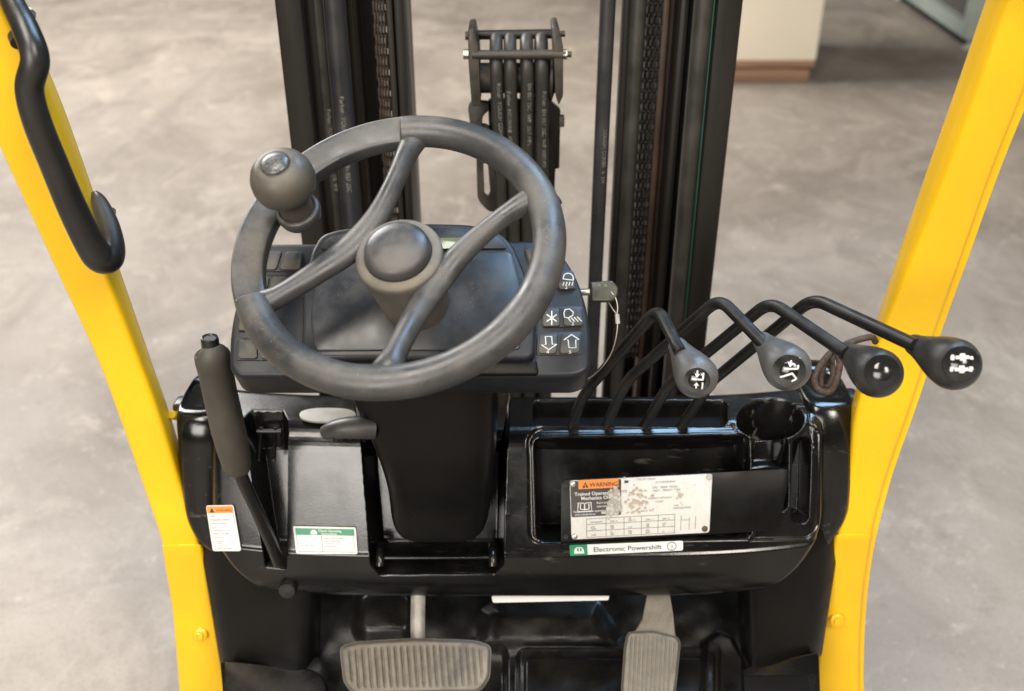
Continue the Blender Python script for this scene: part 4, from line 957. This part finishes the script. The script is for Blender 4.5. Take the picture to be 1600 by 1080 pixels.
g = MB(); g.prism([mapp(a, b, -.010) for a, b in [(536, 1008), (764, 1008), (762, 1064), (748, 1080), (556, 1082), (540, 1064)]], -n_*.006); g.build('pedal_plate', M['rod'], bp, bev=.002)
# accelerator
n_ = nrm((0, -.72, .69)); p0 = D(1018, 1040, 1.36)
ao = [tuple(p) for p in roundpoly([np.array(p, float) for p in [(980, 987), (1020, 985), (1058, 994), (1064, 1004), (1056, 1080), (1046, 1100), (975, 1100), (970, 1080), (975, 1010)]], 8, 4)]
def ar_(px, py): k = (px-978+.05*(py-1040))/6.8; return np.exp(-((k-np.round(k))/.2)**2)*.75
g = MB(); V = [D(a, b, c) for a, b, c in ((1014, 915, 1.40), (1046, 915, 1.40), (1052, 960, 1.39), (1057, 1000, 1.375), (985, 1000, 1.375), (1004, 970, 1.39))]; g.prism(V, (0, .008, -.004)); ap = g.build('accelerator_pedal', M['pedal'], FL, bev=.003, seg=3); tag(ap, 'narrow grey ribbed accelerator pedal')
pad(None, ar_, 'rubber_pad', ap, 150, 70, ao, 5, .0022, .004)
g = MB(); g.prism([mapp(a, b, -.009) for a, b in [(982, 992), (1054, 998), (1050, 1085), (978, 1090)]], -n_*.006); g.build('pedal_plate', M['rod'], ap, bev=.002)
# hidden bulk that closes the truck below and in front
g = MB(); g.box((0, 1.34, .55), .9, .06, .62); g.build('bulkhead', M['mast'], FL, bev=.01)
g = MB(); g.box((0, .9, .34), .9, .95, .36); g.build('chassis', M['mast'], FL, bev=.02)

# ------------------------------------------------------------------ ignition key with its tether
kd = float(np.dot(pan(918, 456, -.016)-C0, f_)); kp = D(943, 456, kd); KO = kd-1.13
ks = empty('ignition_key', tuple(kp)); tag(ks, 'olive black key in the panel side with a thin wire tether', 'key')
kn_ = nrm((-.1, -.8, .6))
def km(a, b, l=0): return onP(a, b, kp+kn_*l, kn_)
g = MB(); g.prism([km(a, b, .004) for a, b in roundpoly([np.array(p, float) for p in [(922, 440), (956, 438), (966, 448), (965, 462), (957, 471), (924, 471)]], [4, 4, 5, 5, 5, 4], 4)], -kn_*.010); g.build('key_head', M['key'], ks, bev=.002, seg=3)
g = MB(); g.tube([km(922, 456, -.001), km(900, 457, -.002)], .004, 10); g.build('key_blade', M['zinc'], ks)
for q_ in (934, 944):
    g = MB(); g.prism([km(a, b, .0045) for a, b in ((q_, 444), (q_+4, 444), (q_+4, 448), (q_, 448))], -kn_*.001); g.build('key_mark', M['lcd'], ks)
w = [(a, b, c+KO) for a, b, c in [(955, 456, 1.125), (962, 466, 1.125), (965, 480, 1.125), (964, 495, 1.125), (965, 508, 1.125), (962, 530, 1.13), (955, 552, 1.14), (942, 572, 1.15), (922, 590, 1.17), (895, 602, 1.185), (862, 607, 1.19), (836, 602, 1.195), (815, 597, 1.20)]]
g = MB(); g.tube(catmull([D(*p) for p in w], 8), .00075, 6); g.build('tether', M['wire'], ks)
g = MB(); g.tube(catmull([D(950, 470, 1.13+KO), D(956, 481, 1.128+KO), D(963, 491, 1.125+KO)], 4), .00075, 6); g.build('tether', M['wire'], ks)
g = MB(); g.tube([D(964, 491, 1.1245+KO), D(965.5, 506, 1.1245+KO)], .0026, 8); g.build('crimp_sleeve', M['silver_label'], ks)
# ------------------------------------------------------------------ looped cord tied to the right leg
w = [(1368, 534, 1.26), (1362, 527, 1.25), (1345, 530, 1.25), (1322, 538, 1.25), (1300, 550, 1.25), (1284, 568, 1.25), (1273, 590, 1.25), (1278, 608, 1.25), (1296, 612, 1.245), (1306, 596, 1.24), (1312, 570, 1.24), (1306, 550, 1.245), (1294, 556, 1.26), (1284, 582, 1.262), (1283, 602, 1.262), (1294, 604, 1.262), (1302, 585, 1.262), (1300, 560, 1.265), (1318, 545, 1.27)]
g = MB(); g.tube(catmull([D(*p) for p in w], 7), .0042, 10); tag(g.build('looped_cord', M['cord'], None, smooth=60), 'dark brown braided cord looped and tied to the right yellow leg', 'cord')
